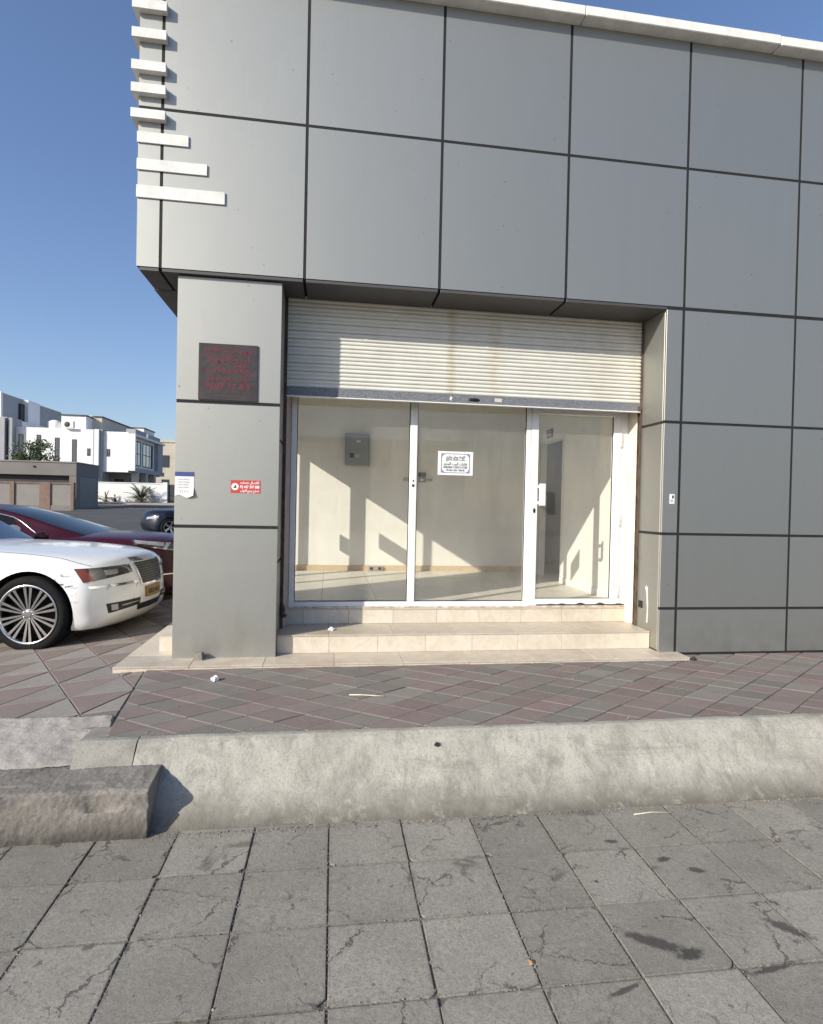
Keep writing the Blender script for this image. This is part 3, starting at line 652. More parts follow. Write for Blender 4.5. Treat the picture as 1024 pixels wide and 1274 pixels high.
hd = MB(); hd.lathe([(0.0, -0.012), (0.012, -0.011), (0.016, -0.004), (0.018, 0.0)], 20, axis='y'); hv = [(p[0]*3.4, p[1], p[2]) for p in hd.v]; hd.v = hv
hd.build('lifting_handle', 'black', rs, (2.85, 0.4135, 2.447))
box('lock_plate', surf('lock_plate', (0.62, 0.58, 0.5), (0.5, 0.45, 0.38), 40, 0.5, 0.1), rs, 3.06, 3.135, 0.4105, 0.4135, 2.435, 2.472, 0.001)
sc = MB(); sc.add([(2.60, 0.4135, 2.445), (2.625, 0.4135, 2.425), (2.62, 0.4135, 2.45), (2.635, 0.4135, 2.455), (2.61, 0.4135, 2.478), (2.612, 0.4135, 2.46)], [(0, 1, 2, 3, 4, 5)]); sc.build('paint_chip', 'paper', rs)
MB().box(4.585, 4.63, 0.395, 0.415, 2.41, 2.46, 0.003).build('bar_end_bolt', 'rust', rs)
shutter(1.13, 3.87, 'y', 0.56, 1)

# shop front: aluminium frame, two fixed lights, a door
YF0, YF1 = 0.632, 0.692
fr = MB().box(1.072, 4.606, YF0, YF1, 0.351, 0.414, 0.003).box(1.072, 1.125, YF0, YF1, 0.4145, 2.46, 0.003).box(2.253, 2.328, YF0, YF1, 0.4145, 2.46, 0.004).box(3.478, 3.530, YF0, YF1, 0.4145, 2.46, 0.003).box(4.524, 4.606, YF0, YF1, 0.4145, 2.46, 0.003).box(1.072, 4.606, YF0, YF1, 2.4605, 2.54, 0.003)
front = fr.build('shop_front_frame', 'alu', shop)
box('sill_edge', 'alu_dirty', front, 1.075, 4.6, 0.618, 0.6315, 0.3515, 0.369, 0.002)
for a, b in ((1.125, 2.253), (2.328, 3.478)):
    box('glass_pane', 'glass', front, a+0.001, b-0.001, 0.659, 0.665, 0.4145, 2.46)
    bd = MB()
    for s in (a, b-0.007): bd.box(s, s+0.007, 0.650, 0.6585, 0.415, 2.458)
    bd.box(a+0.007, b-0.007, 0.650, 0.6585, 0.415, 0.422); bd.build('glazing_bead', 'rubber', front)
dr = MB().box(3.533, 3.608, 0.626, 0.686, 0.372, 2.45, 0.004).box(4.442, 4.522, 0.626, 0.686, 0.372, 2.45, 0.004).box(3.608, 4.442, 0.626, 0.686, 0.372, 0.440, 0.003).box(3.608, 4.442, 0.626, 0.686, 2.38, 2.45, 0.003)
door = dr.build('glass_door', 'alu', shop)
box('glass_pane', 'glass', door, 3.6085, 4.4415, 0.655, 0.661, 0.4405, 2.379)
bd = MB()
for s in (3.6085, 4.4345): bd.box(s, s+0.007, 0.647, 0.6545, 0.4405, 2.379)
bd.box(3.6155, 4.4345, 0.647, 0.6545, 0.4405, 0.4475); bd.build('glazing_bead', 'rubber', door)
hn = MB().box(3.585, 3.612, 0.565, 0.6255, 1.43, 1.46, 0.004).box(3.585, 3.612, 0.565, 0.6255, 1.60, 1.63, 0.004).box(3.60, 3.668, 0.548, 0.570, 1.415, 1.645, 0.006)
hn.build('handle', 'alu', door)
kh = MB(); kh.prism([(0.012*math.cos(a*math.pi/6), 0.026*math.sin(a*math.pi/6)) for a in range(12)], 'y', -0.006, 0.0); kh.build('lock', 'black', door, (3.572, 0.6262, 1.365))
for z in (2.13, 1.29, 0.53):
    h = MB(); h.tube([(4.523, 0.622, z-0.075), (4.523, 0.622, z+0.075)], 0.009, 10); h.box(4.50, 4.546, 0.6225, 0.6262, z-0.07, z+0.07, 0.001); h.box(4.512, 4.534, 0.611, 0.6224, z-0.006, z+0.006, 0.001)
    h.build('hinge', 'alu', door)
# dirt-caked foot of the door
df = MB(); df.grid(lambda u, v: (3.62+u*0.98, 0.6255-0.004*v, 0.372+v*(0.012+0.03*max(0, noise.noise(Vector((u*9, 1, 2)))))), 60, 3); df.build('dirt_crust', 'rust', door)
MB().box(4.612, 4.6245, 0.30, 0.36, 0.40, 0.47, 0.002).build('lock_box', 'black', shop)
MB().tube([(1.03, 0.35, 0.44), (1.045, 0.36, 0.40), (1.04, 0.37, 0.35), (1.06, 0.39, 0.32)], 0.02, 8).build('guide_stop', 'rust', shop)
# pale drip of paint on the return panel
dp = MB(); dp.add([(4.6235, 0.20, 0.62), (4.6235, 0.235, 0.64), (4.6235, 0.26, 0.61), (4.6235, 0.235, 0.58), (4.6235, 0.215, 0.40), (4.6235, 0.222, 0.27), (4.6235, 0.195, 0.27), (4.6235, 0.19, 0.45), (4.6235, 0.205, 0.59)], [tuple(range(9))]); dp.build('paint_drip', surf('drip', (0.6, 0.6, 0.58), (0.5, 0.5, 0.48), 30, 0.7, 0), shop)
# side shop front (its light falls on the back wall inside)
sf = MB().box(0.73, 0.79, 1.12, 3.88, 0.336, 0.41, 0.003)
for y0, y1 in ((3.63, 3.705), (3.00, 3.075), (3.078, 3.14), (2.23, 2.30), (1.12, 1.19)): sf.box(0.73, 0.79, y0, y1, 0.4105, 2.46, 0.003)
sf.box(0.73, 0.79, 1.12, 3.88, 2.4605, 2.54, 0.003)
side = sf.build('side_front_frame', 'alu', shop)
for a, b in ((1.19, 2.23), (2.30, 3.0), (3.14, 3.63), (3.705, 3.88)): box('glass_pane', 'side_glass', side, 0.757, 0.763, a+0.001, b-0.001, 0.4105, 2.46)
MB().box(0.66, 0.73, 3.10, 3.12, 1.28, 1.31).box(0.66, 0.73, 3.10, 3.12, 1.46, 1.49).box(0.645, 0.665, 3.09, 3.19, 1.26, 1.51, 0.005).build('handle', 'alu', side)

# the room behind the glass
FZ = 0.35
rm = MB().box(0.551, 4.68, 3.89, 4.05, 0.2, 3.2).build('room_wall', 'roomwall', shop)
MB().box(4.68, 4.80, 0.721, 2.55, 0.2, 3.2).box(4.68, 4.80, 2.55, 3.45, 2.385, 3.2).box(4.68, 4.80, 3.45, 4.3, 0.2, 3.2).build('room_wall', 'roomwall', shop)
MB().box(4.80, 6.4, 4.2, 4.3, 0.2, 3.2).box(6.4, 6.5, 1.9, 4.3, 0.2, 3.2).box(4.80, 6.4, 1.9, 2.0, 0.2, 3.2).build('alcove_wall', 'alcove_shade', shop)
MB().box(0.56, 6.5, 0.70, 4.3, 3.2, 3.34).build('room_ceiling', surf('ceiling_white', (0.88, 0.88, 0.86), (0.84, 0.84, 0.81), 3, 0.8, 0), shop)
MB().box(1.0, 4.72, 0.70, 0.78, 2.47, 3.2).box(0.79, 0.87, 0.78, 3.89, 2.47, 3.2).build('bulkhead_light_block', 'roomwall', shop)  # unseen walls above the frames, put in to block light
fl = MB().box(0.56, 6.4, 0.693, 4.2, 0.1, FZ-0.006).build('room_floor', 'grout', shop)
for i in range(10):
    for j in range(6):
        x0 = 0.79+i*0.6; y0 = 0.70+j*0.6
        x1, y1 = min(x0+0.6, 6.39), min(y0+0.6, 3.88 if x0 < 4.3 else 4.19)
        if x1-x0 > 0.05 and y1-y0 > 0.02: box('floor_tile', 'floor_tile', fl, x0+0.002, x1-0.002, y0+0.002, y1-0.002, FZ-0.005, FZ, 0.001)
sk = MB().box(0.80, 4.68, 3.876, 3.8895, FZ, FZ+0.085, 0.002).build('skirting', 'skirting', shop)
MB().box(4.667, 4.6795, 0.722, 2.55, FZ, FZ+0.085, 0.002).build('skirting', M['roomwall'], shop)
MB().box(4.81, 6.39, 4.187, 4.1995, FZ, FZ+0.09, 0.002).build('skirting', 'skirting', shop)
MB().box(4.672, 4.679, 2.50, 2.549, FZ+0.09, 2.43, 0.001).box(4.672, 4.679, 2.55, 3.44, 2.387, 2.43, 0.001).build('opening_trim', 'white_paint', shop)

# ------------------------------------------------------------------ fixtures inside the room
def fixture(name, label, cat, loc, parts, group=None):
    t = thing(name, label, cat, loc, 0, group)
    for pn, mt, bx in parts: box(pn, mt, t, *bx)
    return t
fixture('electrical_panel', 'grey steel electrical cabinet high on the back wall inside the shop', 'electrical panel', (1.865, 3.889, 1.99),
        [('cabinet', plain('cabinet_grey', (0.24, 0.26, 0.25), 0.5), (-0.19, 0.19, -0.10, 0.0, 0.0, 0.487, 0.006)), ('cabinet_door', plain('cabinet_door_grey', (0.27, 0.29, 0.28), 0.45), (-0.175, 0.175, -0.108, -0.1005, 0.015, 0.47, 0.003)),
         ('label_plate', 'paper', (-0.01, 0.05, -0.111, -0.1085, 0.355, 0.385)), ('latch', 'black', (-0.115, -0.05, -0.118, -0.1085, 0.115, 0.185, 0.004)), ('warning_label', plain('yellowed_label', (0.5, 0.47, 0.36), 0.7), (-0.035, 0.035, -0.111, -0.1085, 0.12, 0.17))])
fixture('intercom', 'small black and grey wall intercom on the back wall inside the shop', 'intercom', (2.9, 3.889, 1.76),
        [('base', plain('intercom_grey', (0.25, 0.25, 0.23), 0.5), (-0.055, 0.06, -0.035, 0.0, 0.0, 0.08, 0.004)), ('receiver', 'black', (-0.055, 0.06, -0.045, 0.0, 0.085, 0.155, 0.006)), ('display', 'paper', (-0.03, 0.02, -0.038, -0.0355, 0.02, 0.05))])
fixture('cable_trunking', 'thin grey cable trunking running sideways from the wall intercom', 'cable trunking', (2.85, 3.889, 1.80),
        [('trunk', plain('trunk_grey', (0.36, 0.34, 0.29), 0.6), (-0.25, -0.06, -0.015, 0.0, -0.03, 0.03, 0.002)), ('trunk_end', plain('trunk_grey', (0.36, 0.34, 0.29)), (0.12, 0.22, -0.015, 0.0, -0.02, 0.02, 0.002))])
fixture('socket_box', 'low grey socket box with dark outlets on the skirting', 'socket', (2.19, 3.876, FZ+0.004),
        [('case', plain('socket_grey', (0.34, 0.31, 0.27), 0.5), (-0.11, 0.11, -0.04, 0.0, 0.0, 0.07, 0.003)), ('outlet', 'black', (0.04, 0.09, -0.044, -0.0405, 0.015, 0.055)), ('outlet', 'black', (-0.09, -0.04, -0.044, -0.0405, 0.015, 0.055))])
t = thing('room_sign', 'small framed sign above the dark doorway inside the shop', 'sign', (4.68, 3.03, 2.44))
box('frame', plain('sign_frame_brown', (0.13, 0.11, 0.09)), t, -0.02, 0.0, -0.10, 0.10, 0.0, 0.12, 0.002)
box('sign_face', plain('sign_face_grey', (0.40, 0.38, 0.33)), t, -0.024, -0.0205, -0.08, 0.08, 0.075, 0.105); box('sign_face', plain('sign_face_grey', (0.40, 0.38, 0.33)), t, -0.024, -0.0205, -0.08, 0.08, 0.015, 0.055)

# ------------------------------------------------------------------ signs and stickers
def arab(s):
    """joined Arabic from presentation forms, laid right to left for a left-to-right text engine"""
    F = {'ا': 'ﺍﺎ', 'ب': 'ﺏﺐﺑﺒ', 'ت': 'ﺕﺖﺗﺘ', 'ج': 'ﺝﺞﺟﺠ', 'ح': 'ﺡﺢﺣﺤ', 'خ': 'ﺥﺦﺧﺨ', 'د': 'ﺩﺪ', 'ر': 'ﺭﺮ', 'س': 'ﺱﺲﺳﺴ', 'ش': 'ﺵﺶﺷﺸ', 'ص': 'ﺹﺺﺻﺼ', 'ط': 'ﻁﻂﻃﻄ', 'ع': 'ﻉﻊﻋﻌ', 'ق': 'ﻕﻖﻗﻘ', 'ك': 'ﻙﻚﻛﻜ', 'ل': 'ﻝﻞﻟﻠ', 'م': 'ﻡﻢﻣﻤ', 'ن': 'ﻥﻦﻧﻨ', 'ه': 'ﻩﻪﻫﻬ', 'و': 'ﻭﻮ', 'ي': 'ﻱﻲﻳﻴ', 'ة': 'ﺓﺔ', 'ف': 'ﻑﻒﻓﻔ', 'ز': 'ﺯﺰ'}
    out = ''
    for i, ch in enumerate(s):
        if ch not in F: out += ch; continue
        prev = i > 0 and s[i-1] in F and len(F[s[i-1]]) == 4
        nxt = i+1 < len(s) and s[i+1] in F and len(F[ch]) == 4
        f = F[ch]; out += f[3] if prev and nxt else (f[1] if prev else (f[2] if nxt else f[0]))
    return out[::-1]
red = plain('faded_red_print', (0.15, 0.016, 0.03), 0.7); ink = plain('blue_black_ink', (0.03, 0.045, 0.09), 0.8)
# dark board with faded red lettering
t = thing('sign_board', 'square dark board with faded red lettering on the grey pillar', 'sign', (0.565, 0.044, 2.266))
k = NT('sign_dark_face'); v = k.coord('obj')
k.P(Base_Color=k.mix(k.ramp(k.noise(v, 12, 6, 0.7), [(0.35, 0), (0.7, 1)]), (0.020, 0.014, 0.015), (0.045, 0.034, 0.035)), Roughness=0.55); M['sign_dark'] = k.m
box('board', 'sign_dark', t, -0.248, 0.248, -0.012, 0.0, 0.0, 0.487, 0.002)
rows = [(arab('سوبر ماركت الخليج'), 0.435, 0.075, 0.40), (arab('لبيع المواد'), 0.355, 0.085, 0.36), (arab('والخدمات'), 0.268, 0.095, 0.36), (arab('هاتف رقم المحل'), 0.185, 0.06, 0.38), ('9607 77 8.9', 0.118, 0.068, 0.38)]
for s, z, sz, wd in rows: text_mesh('lettering', s, red, t, sz, (0.0, -0.0127, z), bold=0.0012, width=wd)
text_mesh('lettering', 'www.shop', plain('dim_print', (0.10, 0.05, 0.05)), t, 0.03, (0.03, -0.0127, 0.04), width=0.28)
# red sticker
t = thing('phone_sticker', 'small red sticker with white phone number and round emblem on the pillar', 'sticker', (0.727, 0.0445, 1.468))
box('sticker', plain('sticker_red', (0.52, 0.055, 0.045), 0.5), t, -0.127, 0.127, -0.0012, 0.0, 0.0, 0.112)
em = MB(); em.prism([(0.031*math.cos(a*math.pi/10), 0.031*math.sin(a*math.pi/10)) for a in range(20)], 'y', -0.0016, -0.0013); em.build('emblem', 'paper', t, (-0.09, 0, 0.055))
em = MB(); em.prism([(-0.015, -0.012), (0.013, -0.012), (0.010, 0.004), (0.006, 0.016), (-0.002, 0.008), (-0.006, 0.002)], 'y', -0.002, -0.0017); em.build('emblem_mark', 'black', t, (-0.09, 0, 0.055))
text_mesh('lettering', arab('للاتصال خدمات'), 'paper', t, 0.03, (0.035, -0.0017, 0.09), bold=0.001, width=0.16)
text_mesh('lettering', '92 447 347 888', 'paper', t, 0.034, (0.035, -0.0017, 0.053), bold=0.0012, width=0.165)
text_mesh('lettering', arab('تصليح جميع الابواب'), 'paper', t, 0.03, (0.035, -0.0017, 0.02), bold=0.001, width=0.16)
# paper notice curling off the pillar's edge
t = thing('paper_notice', 'torn white paper notice with blue header curling off the pillar edge', 'notice', (0.215, 0.0445, 1.43))
pn = MB(); pn.grid(lambda u, v: (-0.078+0.156*u, -0.002-0.035*max(0, 0.45-v)*max(0, u-0.35)*2.2, 0.0+0.17*v+0.012*(1-v)*math.sin(u*7)), 14, 12); pn.build('sheet', 'paper', t)
pn = MB(); pn.grid(lambda u, v: (-0.078+0.156*u, -0.003, 0.171+0.038*v), 4, 2); pn.build('header', plain('notice_blue', (0.05, 0.07, 0.22), 0.6), t)
for z, wd in ((0.145, 0.12), (0.122, 0.125), (0.10, 0.11), (0.078, 0.12)): text_mesh('lettering', 'notice to all shops', plain('grey_ink', (0.42, 0.42, 0.45)), t, 0.018, (-0.008, -0.0042, z), width=wd*0.75)
text_mesh('lettering', '9 2 6 0 8', plain('red_grey_ink', (0.45, 0.3, 0.28)), t, 0.03, (-0.012, -0.016, 0.045), width=0.09)
# printed notice on the glass (and its twin on the side front)
def notice(loc, rz, label, grp):
    t = thing('glass_notice', label, 'notice', loc, rz, grp)
    box('sheet', 'paper', t, -0.184, 0.184, -0.0015, 0.0, -0.122, 0.122)
    b = plain('border_blue', (0.20, 0.24, 0.36), 0.7)
    m = MB()
    def rr(w, h, r):
        return [(sx*(w-r)+r*math.cos(a), sz*(h-r)+r*math.sin(a)) for sx, sz, a0 in ((1, 1, 0), (-1, 1, 1), (-1, -1, 2), (1, -1, 3)) for a in [a0*math.pi/2+q*math.pi/12 for q in range(7)]]
    o, i = rr(0.152, 0.10, 0.012), rr(0.143, 0.093, 0.045); n = len(o)
    m.add([(p[0], -0.0022, p[1]) for p in o]+[(p[0], -0.0022, p[1]) for p in i], [(q, (q+1) % n, n+(q+1) % n, n+q) for q in range(n)]); m.build('border', b, t)
    m = MB()
    for sx in (-1, 1):
        for sz in (-1, 1):
            m.prism([(sx*0.118+0.016*math.cos(a), sz*0.076+0.012*math.sin(a)) for a in [q*math.pi/5 for q in range(10)]], 'y', -0.0024, -0.0020) if False else None
    for s, z, sz, wd in ((arab('للايجار محل تجاري'), 0.066, 0.036, 0.20), (arab('مكتب عقارات الخليج'), 0.040, 0.034, 0.20), (arab('عقارات البيت الجديد'), -0.006, 0.042, 0.25), ('BUILDING CONST & CORP', -0.042, 0.030, 0.25), ('99 2564  0222  9260 88', -0.072, 0.024, 0.19)):
        text_mesh('lettering', s, ink, t, sz, (0, -0.0026, z), bold=0.0006, width=wd)
    return t
notice((2.73, 0.6585, 1.833), 0, 'white printed notice with blue border taped to the middle glass pane', None)
notice((0.7565, 2.64, 1.73), -math.pi/2, 'white printed notice taped to the side shop window round the corner', None)
# small marks
t = thing('mullion_sticker', 'tiny grey sticker on the white mullion between the fixed panes', 'sticker', (2.292, 0.6315, 1.60))
box('sticker', 'paper', t, -0.02, 0.02, -0.001, 0.0, -0.03, 0.075); box('mark', 'black', t, -0.013, 0.013, -0.0016, -0.0011, -0.02, 0.005); box('mark', 'black', t, -0.006, 0.008, -0.0016, -0.0011, 0.03, 0.05)
t = thing('wall_sticker', 'small white sticker on the narrow grey panel right of the door', 'sticker', (4.726, -0.0006, 1.462))
box('sticker', 'paper', t, -0.026, 0.026, -0.001, 0.0, 0.0, 0.092); box('mark', 'black', t, 0.0, 0.018, -0.0016, -0.0011, 0.05, 0.08); box('mark', plain('grey_ink', (0.42, 0.42, 0.45)), t, -0.018, 0.012, -0.0016, -0.0011, 0.015, 0.04)

# ------------------------------------------------------------------ litter
def crumple(name, label, loc, r, mat, sq=0.6, seed=1, cat='litter'):
    bm = bmesh.new(); bmesh.ops.create_icosphere(bm, subdivisions=3, radius=r)
    for q in bm.verts:
        n = noise.noise_vector(q.co*(1.6/r)+Vector((seed*7, 0, 0))); q.co += n*r*0.55; q.co.z = max(q.co.z*sq, -r*sq*0.75)
    zmin = min(q.co.z for q in bm.verts)
    for q in bm.verts: q.co.z -= zmin
    me = bpy.data.meshes.new(name); bm.to_mesh(me); bm.free(); me.materials.append(M[mat] if isinstance(mat, str) else mat)
    return tag(link(name, me, None, loc), label, cat)
crumple('paper_scrap', 'crumpled white tissue lying on the pink pavers before the pillar', (0.60, -0.53, 0.0), 0.032, 'paper', 0.6, 1)
crumple('paper_scrap', 'crumpled white paper lying on the lower step tread', (1.50, 0.34, 0.195), 0.032, 'paper', 0.4, 2)
crumple('orange_peel', 'small orange scrap in a joint of the grey slabs', (2.262, -3.03, ZL), 0.009, plain('orange_scrap', (0.42, 0.22, 0.10)), 0.6, 3)
crumple('paper_scrap', 'tiny white scrap on grey slabs by the kerb foot', (5.15, -2.20, ZL), 0.02, 'paper', 0.4, 4)
crumple('dirt_clod', 'small dark clod stuck on the sloping kerb face', (2.13, -1.725, -0.066), 0.014, plain('clod_dark', (0.03, 0.028, 0.026), 0.9), 0.9, 5)
crumple('dirt_clod', 'small dark clod at the far end of the marble plinth', (4.86, -0.2, 0.0), 0.022, plain('clod_dark', (0.03, 0.028, 0.026)), 0.8, 6)
t = MB(); t.prism([(-0.045, -0.02), (0.035, -0.03), (0.045, 0.025), (-0.03, 0.03)], 'z', 0, 0.05); v = t.v; t.v = [(x*(1-0.25*(z > 0.01)), y, z*(1+0.3*(x > 0))) for x, y, z in v]
tag(t.build('rubble_chip', 'block', None, (0.37, -0.01, 0.027)), 'dark wedge of rubble lying against the foot of the pillar', 'rubble')
t = MB(); t.tube([(-0.125, 0.025, 0.005), (-0.03, 0.01, 0.007), (0.05, -0.005, 0.005), (0.125, -0.025, 0.005)], 0.0045, 6)
tag(t.build('straw', plain('straw_pale', (0.62, 0.58, 0.46)), None, (1.75, -0.98, 0.0)), 'pale straw lying across the rhombus pavers', 'straw')
t = MB(); t.tube([(-0.12, 0.0, 0.004), (0.0, 0.012, 0.005), (0.12, -0.004, 0.004)], 0.0028, 6)
tag(t.build('straw', plain('straw_pale', (0.62, 0.58, 0.46)), None, (3.35, -2.06, ZL+0.001)), 'pale straw lying on grey slabs at the kerb foot', 'straw')

# ------------------------------------------------------------------ cars
def lerp_keys(keys, x):
    """keys: list of (x, tuple) sorted by falling x; smooth (Catmull-Rom) interpolation"""
    n = len(keys)
    if x >= keys[0][0]: return keys[0][1]
    if x <= keys[-1][0]: return keys[-1][1]
    for i in range(n-1):
        x0, a = keys[i]; x1, b = keys[i+1]
        if x0 >= x >= x1:
            t = (x-x0)/(x1-x0)
            pm = keys[max(i-1, 0)][1]; pn = keys[min(i+2, n-1)][1]
            return tuple(0.5*((2*q)+(r-p)*t+(2*p-5*q+4*r-s)*t*t+(3*q-p-3*r+s)*t**3) for p, q, r, s in zip(pm, a, b, pn))
def car_paint(name, c, flake=0.0):
    k = NT(name); v = k.coord('obj')
    f = k.ramp(k.noise(v, 2.5, 6, 0.65), [(0.4, 0), (0.8, 0.22)])
    k.P(Base_Color=k.mix(f, c, tuple(x*0.82+0.03 for x in c)), Roughness=0.32, Metallic=flake)
    k.b.inputs['Coat Weight'].default_value = 0.15; k.b.inputs['Coat Roughness'].default_value = 0.1; k.b.inputs['Specular IOR Level'].default_value = 0.3
    return k.m
def scuffed_white():
    k = NT('scuffed_white_paint'); v = k.coord('obj')
    s = k.n('ShaderNodeSeparateXYZ', i_0=v)
    base = k.mix(k.ramp(k.noise(v, 3, 5), [(0.35, 0), (0.8, 0.25)]), (0.79, 0.79, 0.77), (0.68, 0.66, 0.62))
    # scrapes round the bumper corner ahead of the front wheel
    dx = k.math('ABSOLUTE', k.math('ADD', s.outputs[0], 0.50)); dz = k.math('ABSOLUTE', k.math('SUBTRACT', s.outputs[2], 0.62))
    near = k.math('MULTIPLY', k.ramp(dx, [(0.05, 1.0), (0.22, 0.0)]), k.ramp(dz, [(0.10, 1.0), (0.26, 0.0)]))
    near = k.math('MULTIPLY', near, k.ramp(s.outputs[1], [(0.0, 1.0), (0.01, 0.0)]))
    sc = k.ramp(k.noise(k.scaled(v, (9, 6, 24)), 1.0, 8, 0.75), [(0.56, 0.0), (0.60, 1.0)])
    base = k.mix(k.math('MULTIPLY', sc, near), base, (0.13, 0.11, 0.095))
    low = k.ramp(k.math('ADD', s.outputs[2], k.math('MULTIPLY', k.noise(v, 9, 4), 0.12)), [(0.26, 0.35), (0.42, 0.0)])
    base = k.mix(low, base, (0.42, 0.37, 0.30))
    k.P(Base_Color=base, Roughness=0.33); k.b.inputs['Coat Weight'].default_value = 0.8; k.b.inputs['Coat Roughness'].default_value = 0.08
    return k.m
M['car_white'] = scuffed_white()
M['car_maroon'] = car_paint('car_maroon_paint', (0.050, 0.006, 0.014), 0.2)
M['grille_slat'] = plain('grille_slat_dark', (0.10, 0.10, 0.105), 0.3, 0.8)
M['car_navy'] = car_paint('car_navy_paint', (0.008, 0.011, 0.022), 0.1)
def car_glass(name, c):
    k = NT(name); k.P(Base_Color=c, Roughness=0.05); k.b.inputs['Coat Weight'].default_value = 1.0; k.b.inputs['Coat Roughness'].default_value = 0.02
    k.b.inputs['Specular IOR Level'].default_value = 0.5; M[name] = k.m
    if name == 'tinted_glass': k.b.inputs['Coat Weight'].default_value = 0.0; k.b.inputs['Specular IOR Level'].default_value = 0.2
car_glass('tinted_glass', (0.012, 0.014, 0.016)); car_glass('windscreen', (0.035, 0.05, 0.06)); car_glass('smoked_lens', (0.05, 0.045, 0.04)); car_glass('clear_lens', (0.32, 0.33, 0.34))
M['orange_lens'] = plain('orange_lens_m', (0.22, 0.05, 0.03), 0.15); M['plate_shaded_yellow'] = plain('plate_shaded_yellow_m', (0.30, 0.16, 0.035), 0.5)  # plate yellow is darkened, its shadow put into the colour
M['alloy'] = surf('polished_alloy', (0.62, 0.62, 0.63), (0.5, 0.5, 0.51), 15, 0.22, 0, metallic=1.0)
M['well'] = surf('wheel_well_black', (0.008, 0.008, 0.008), (0.012, 0.012, 0.012), 5, 0.9, 0)

def make_wheel(parent, x, y, R, rim, side, spokes, style):
    """side=-1: right-hand side, outer face towards -y"""
    wd = 0.115; o = side*-1.0
    W = thing('wheel_tmp', 'x', 'x'); bpy.data.objects.remove(W)
    t = MB(); s = R-rim
    t.lathe([(rim-0.01, wd*0.80), (rim+0.006, wd*0.97), (rim+s*0.35, wd*1.02), (rim+s*0.75, wd*0.98), (R-0.012, wd*0.86), (R, wd*0.66), (R, -wd*0.66), (R-0.012, -wd*0.86), (rim+s*0.4, -wd), (rim-0.01, -wd*0.8)], 64)
    tyre = t.build('wheel', 'rubber', parent, (x, y, R))
    r = MB(); fz = side*wd
    r.lathe([(rim+0.004, fz*0.96), (rim-0.004, fz*1.0), (rim-0.018, fz*0.94), (rim-0.022, fz*0.5), (rim-0.03, -fz*0.7)], 64)
    for k in range(spokes):
        base = 2*math.pi*(k+0.5)/spokes
        offs = (-0.11, 0.11) if style == 'double' else (0.0,)
        for of in offs:
            a0 = base+of*1.35; a1 = base+of; w0 = 0.0065 if style == 'double' else 0.03; w1 = 0.014 if style == 'double' else 0.04
            r0, r1 = 0.05, rim-0.012
            d0 = Vector((math.cos(a0), 0, math.sin(a0))); d1 = Vector((math.cos(a1), 0, math.sin(a1)))
            p0 = d0*r0; p1 = d1*r1; n = (p1-p0).normalized().cross(Vector((0, 1, 0)))
            y0, y1 = fz*0.80, fz*0.93
            vs = [p0-n*w0+Vector((0, y0, 0)), p0+n*w0+Vector((0, y0, 0)), p1+n*w1+Vector((0, y1, 0)), p1-n*w1+Vector((0, y1, 0)), p0-n*w0+Vector((0, y0*0.6, 0)), p0+n*w0+Vector((0, y0*0.6, 0)), p1+n*w1+Vector((0, y1*0.6, 0)), p1-n*w1+Vector((0, y1*0.6, 0))]
            r.add(vs, [(0, 1, 2, 3), (0, 4, 5, 1), (1, 5, 6, 2), (2, 6, 7, 3), (3, 7, 4, 0)])
    r.build('rim', 'alloy', tyre)
    h = MB(); h.lathe([(0.0, fz*0.86), (0.026, fz*0.855), (0.030, fz*0.83), (0.036, fz*0.80), (0.060, fz*0.77), (0.064, fz*0.7), (0.064, fz*0.4)], 32, smooth=False)
    for k in range(5):
        a = 2*math.pi*k/5; h.lathe([(0.0, fz*0.86), (0.009, fz*0.86), (0.009, fz*0.7)], 8, c=(0.047*math.cos(a), 0, 0.047*math.sin(a)))
    h.build('hub', 'alloy', tyre)
    d = MB(); d.lathe([(0.0, fz*0.2), (rim-0.07, fz*0.2), (rim-0.07, fz*0.05), (rim-0.02, -fz*0.2), (rim-0.02, -fz*0.6), (0.0, -fz*0.6)], 40); d.build('brake_disc', 'well', tyre)
    return tyre

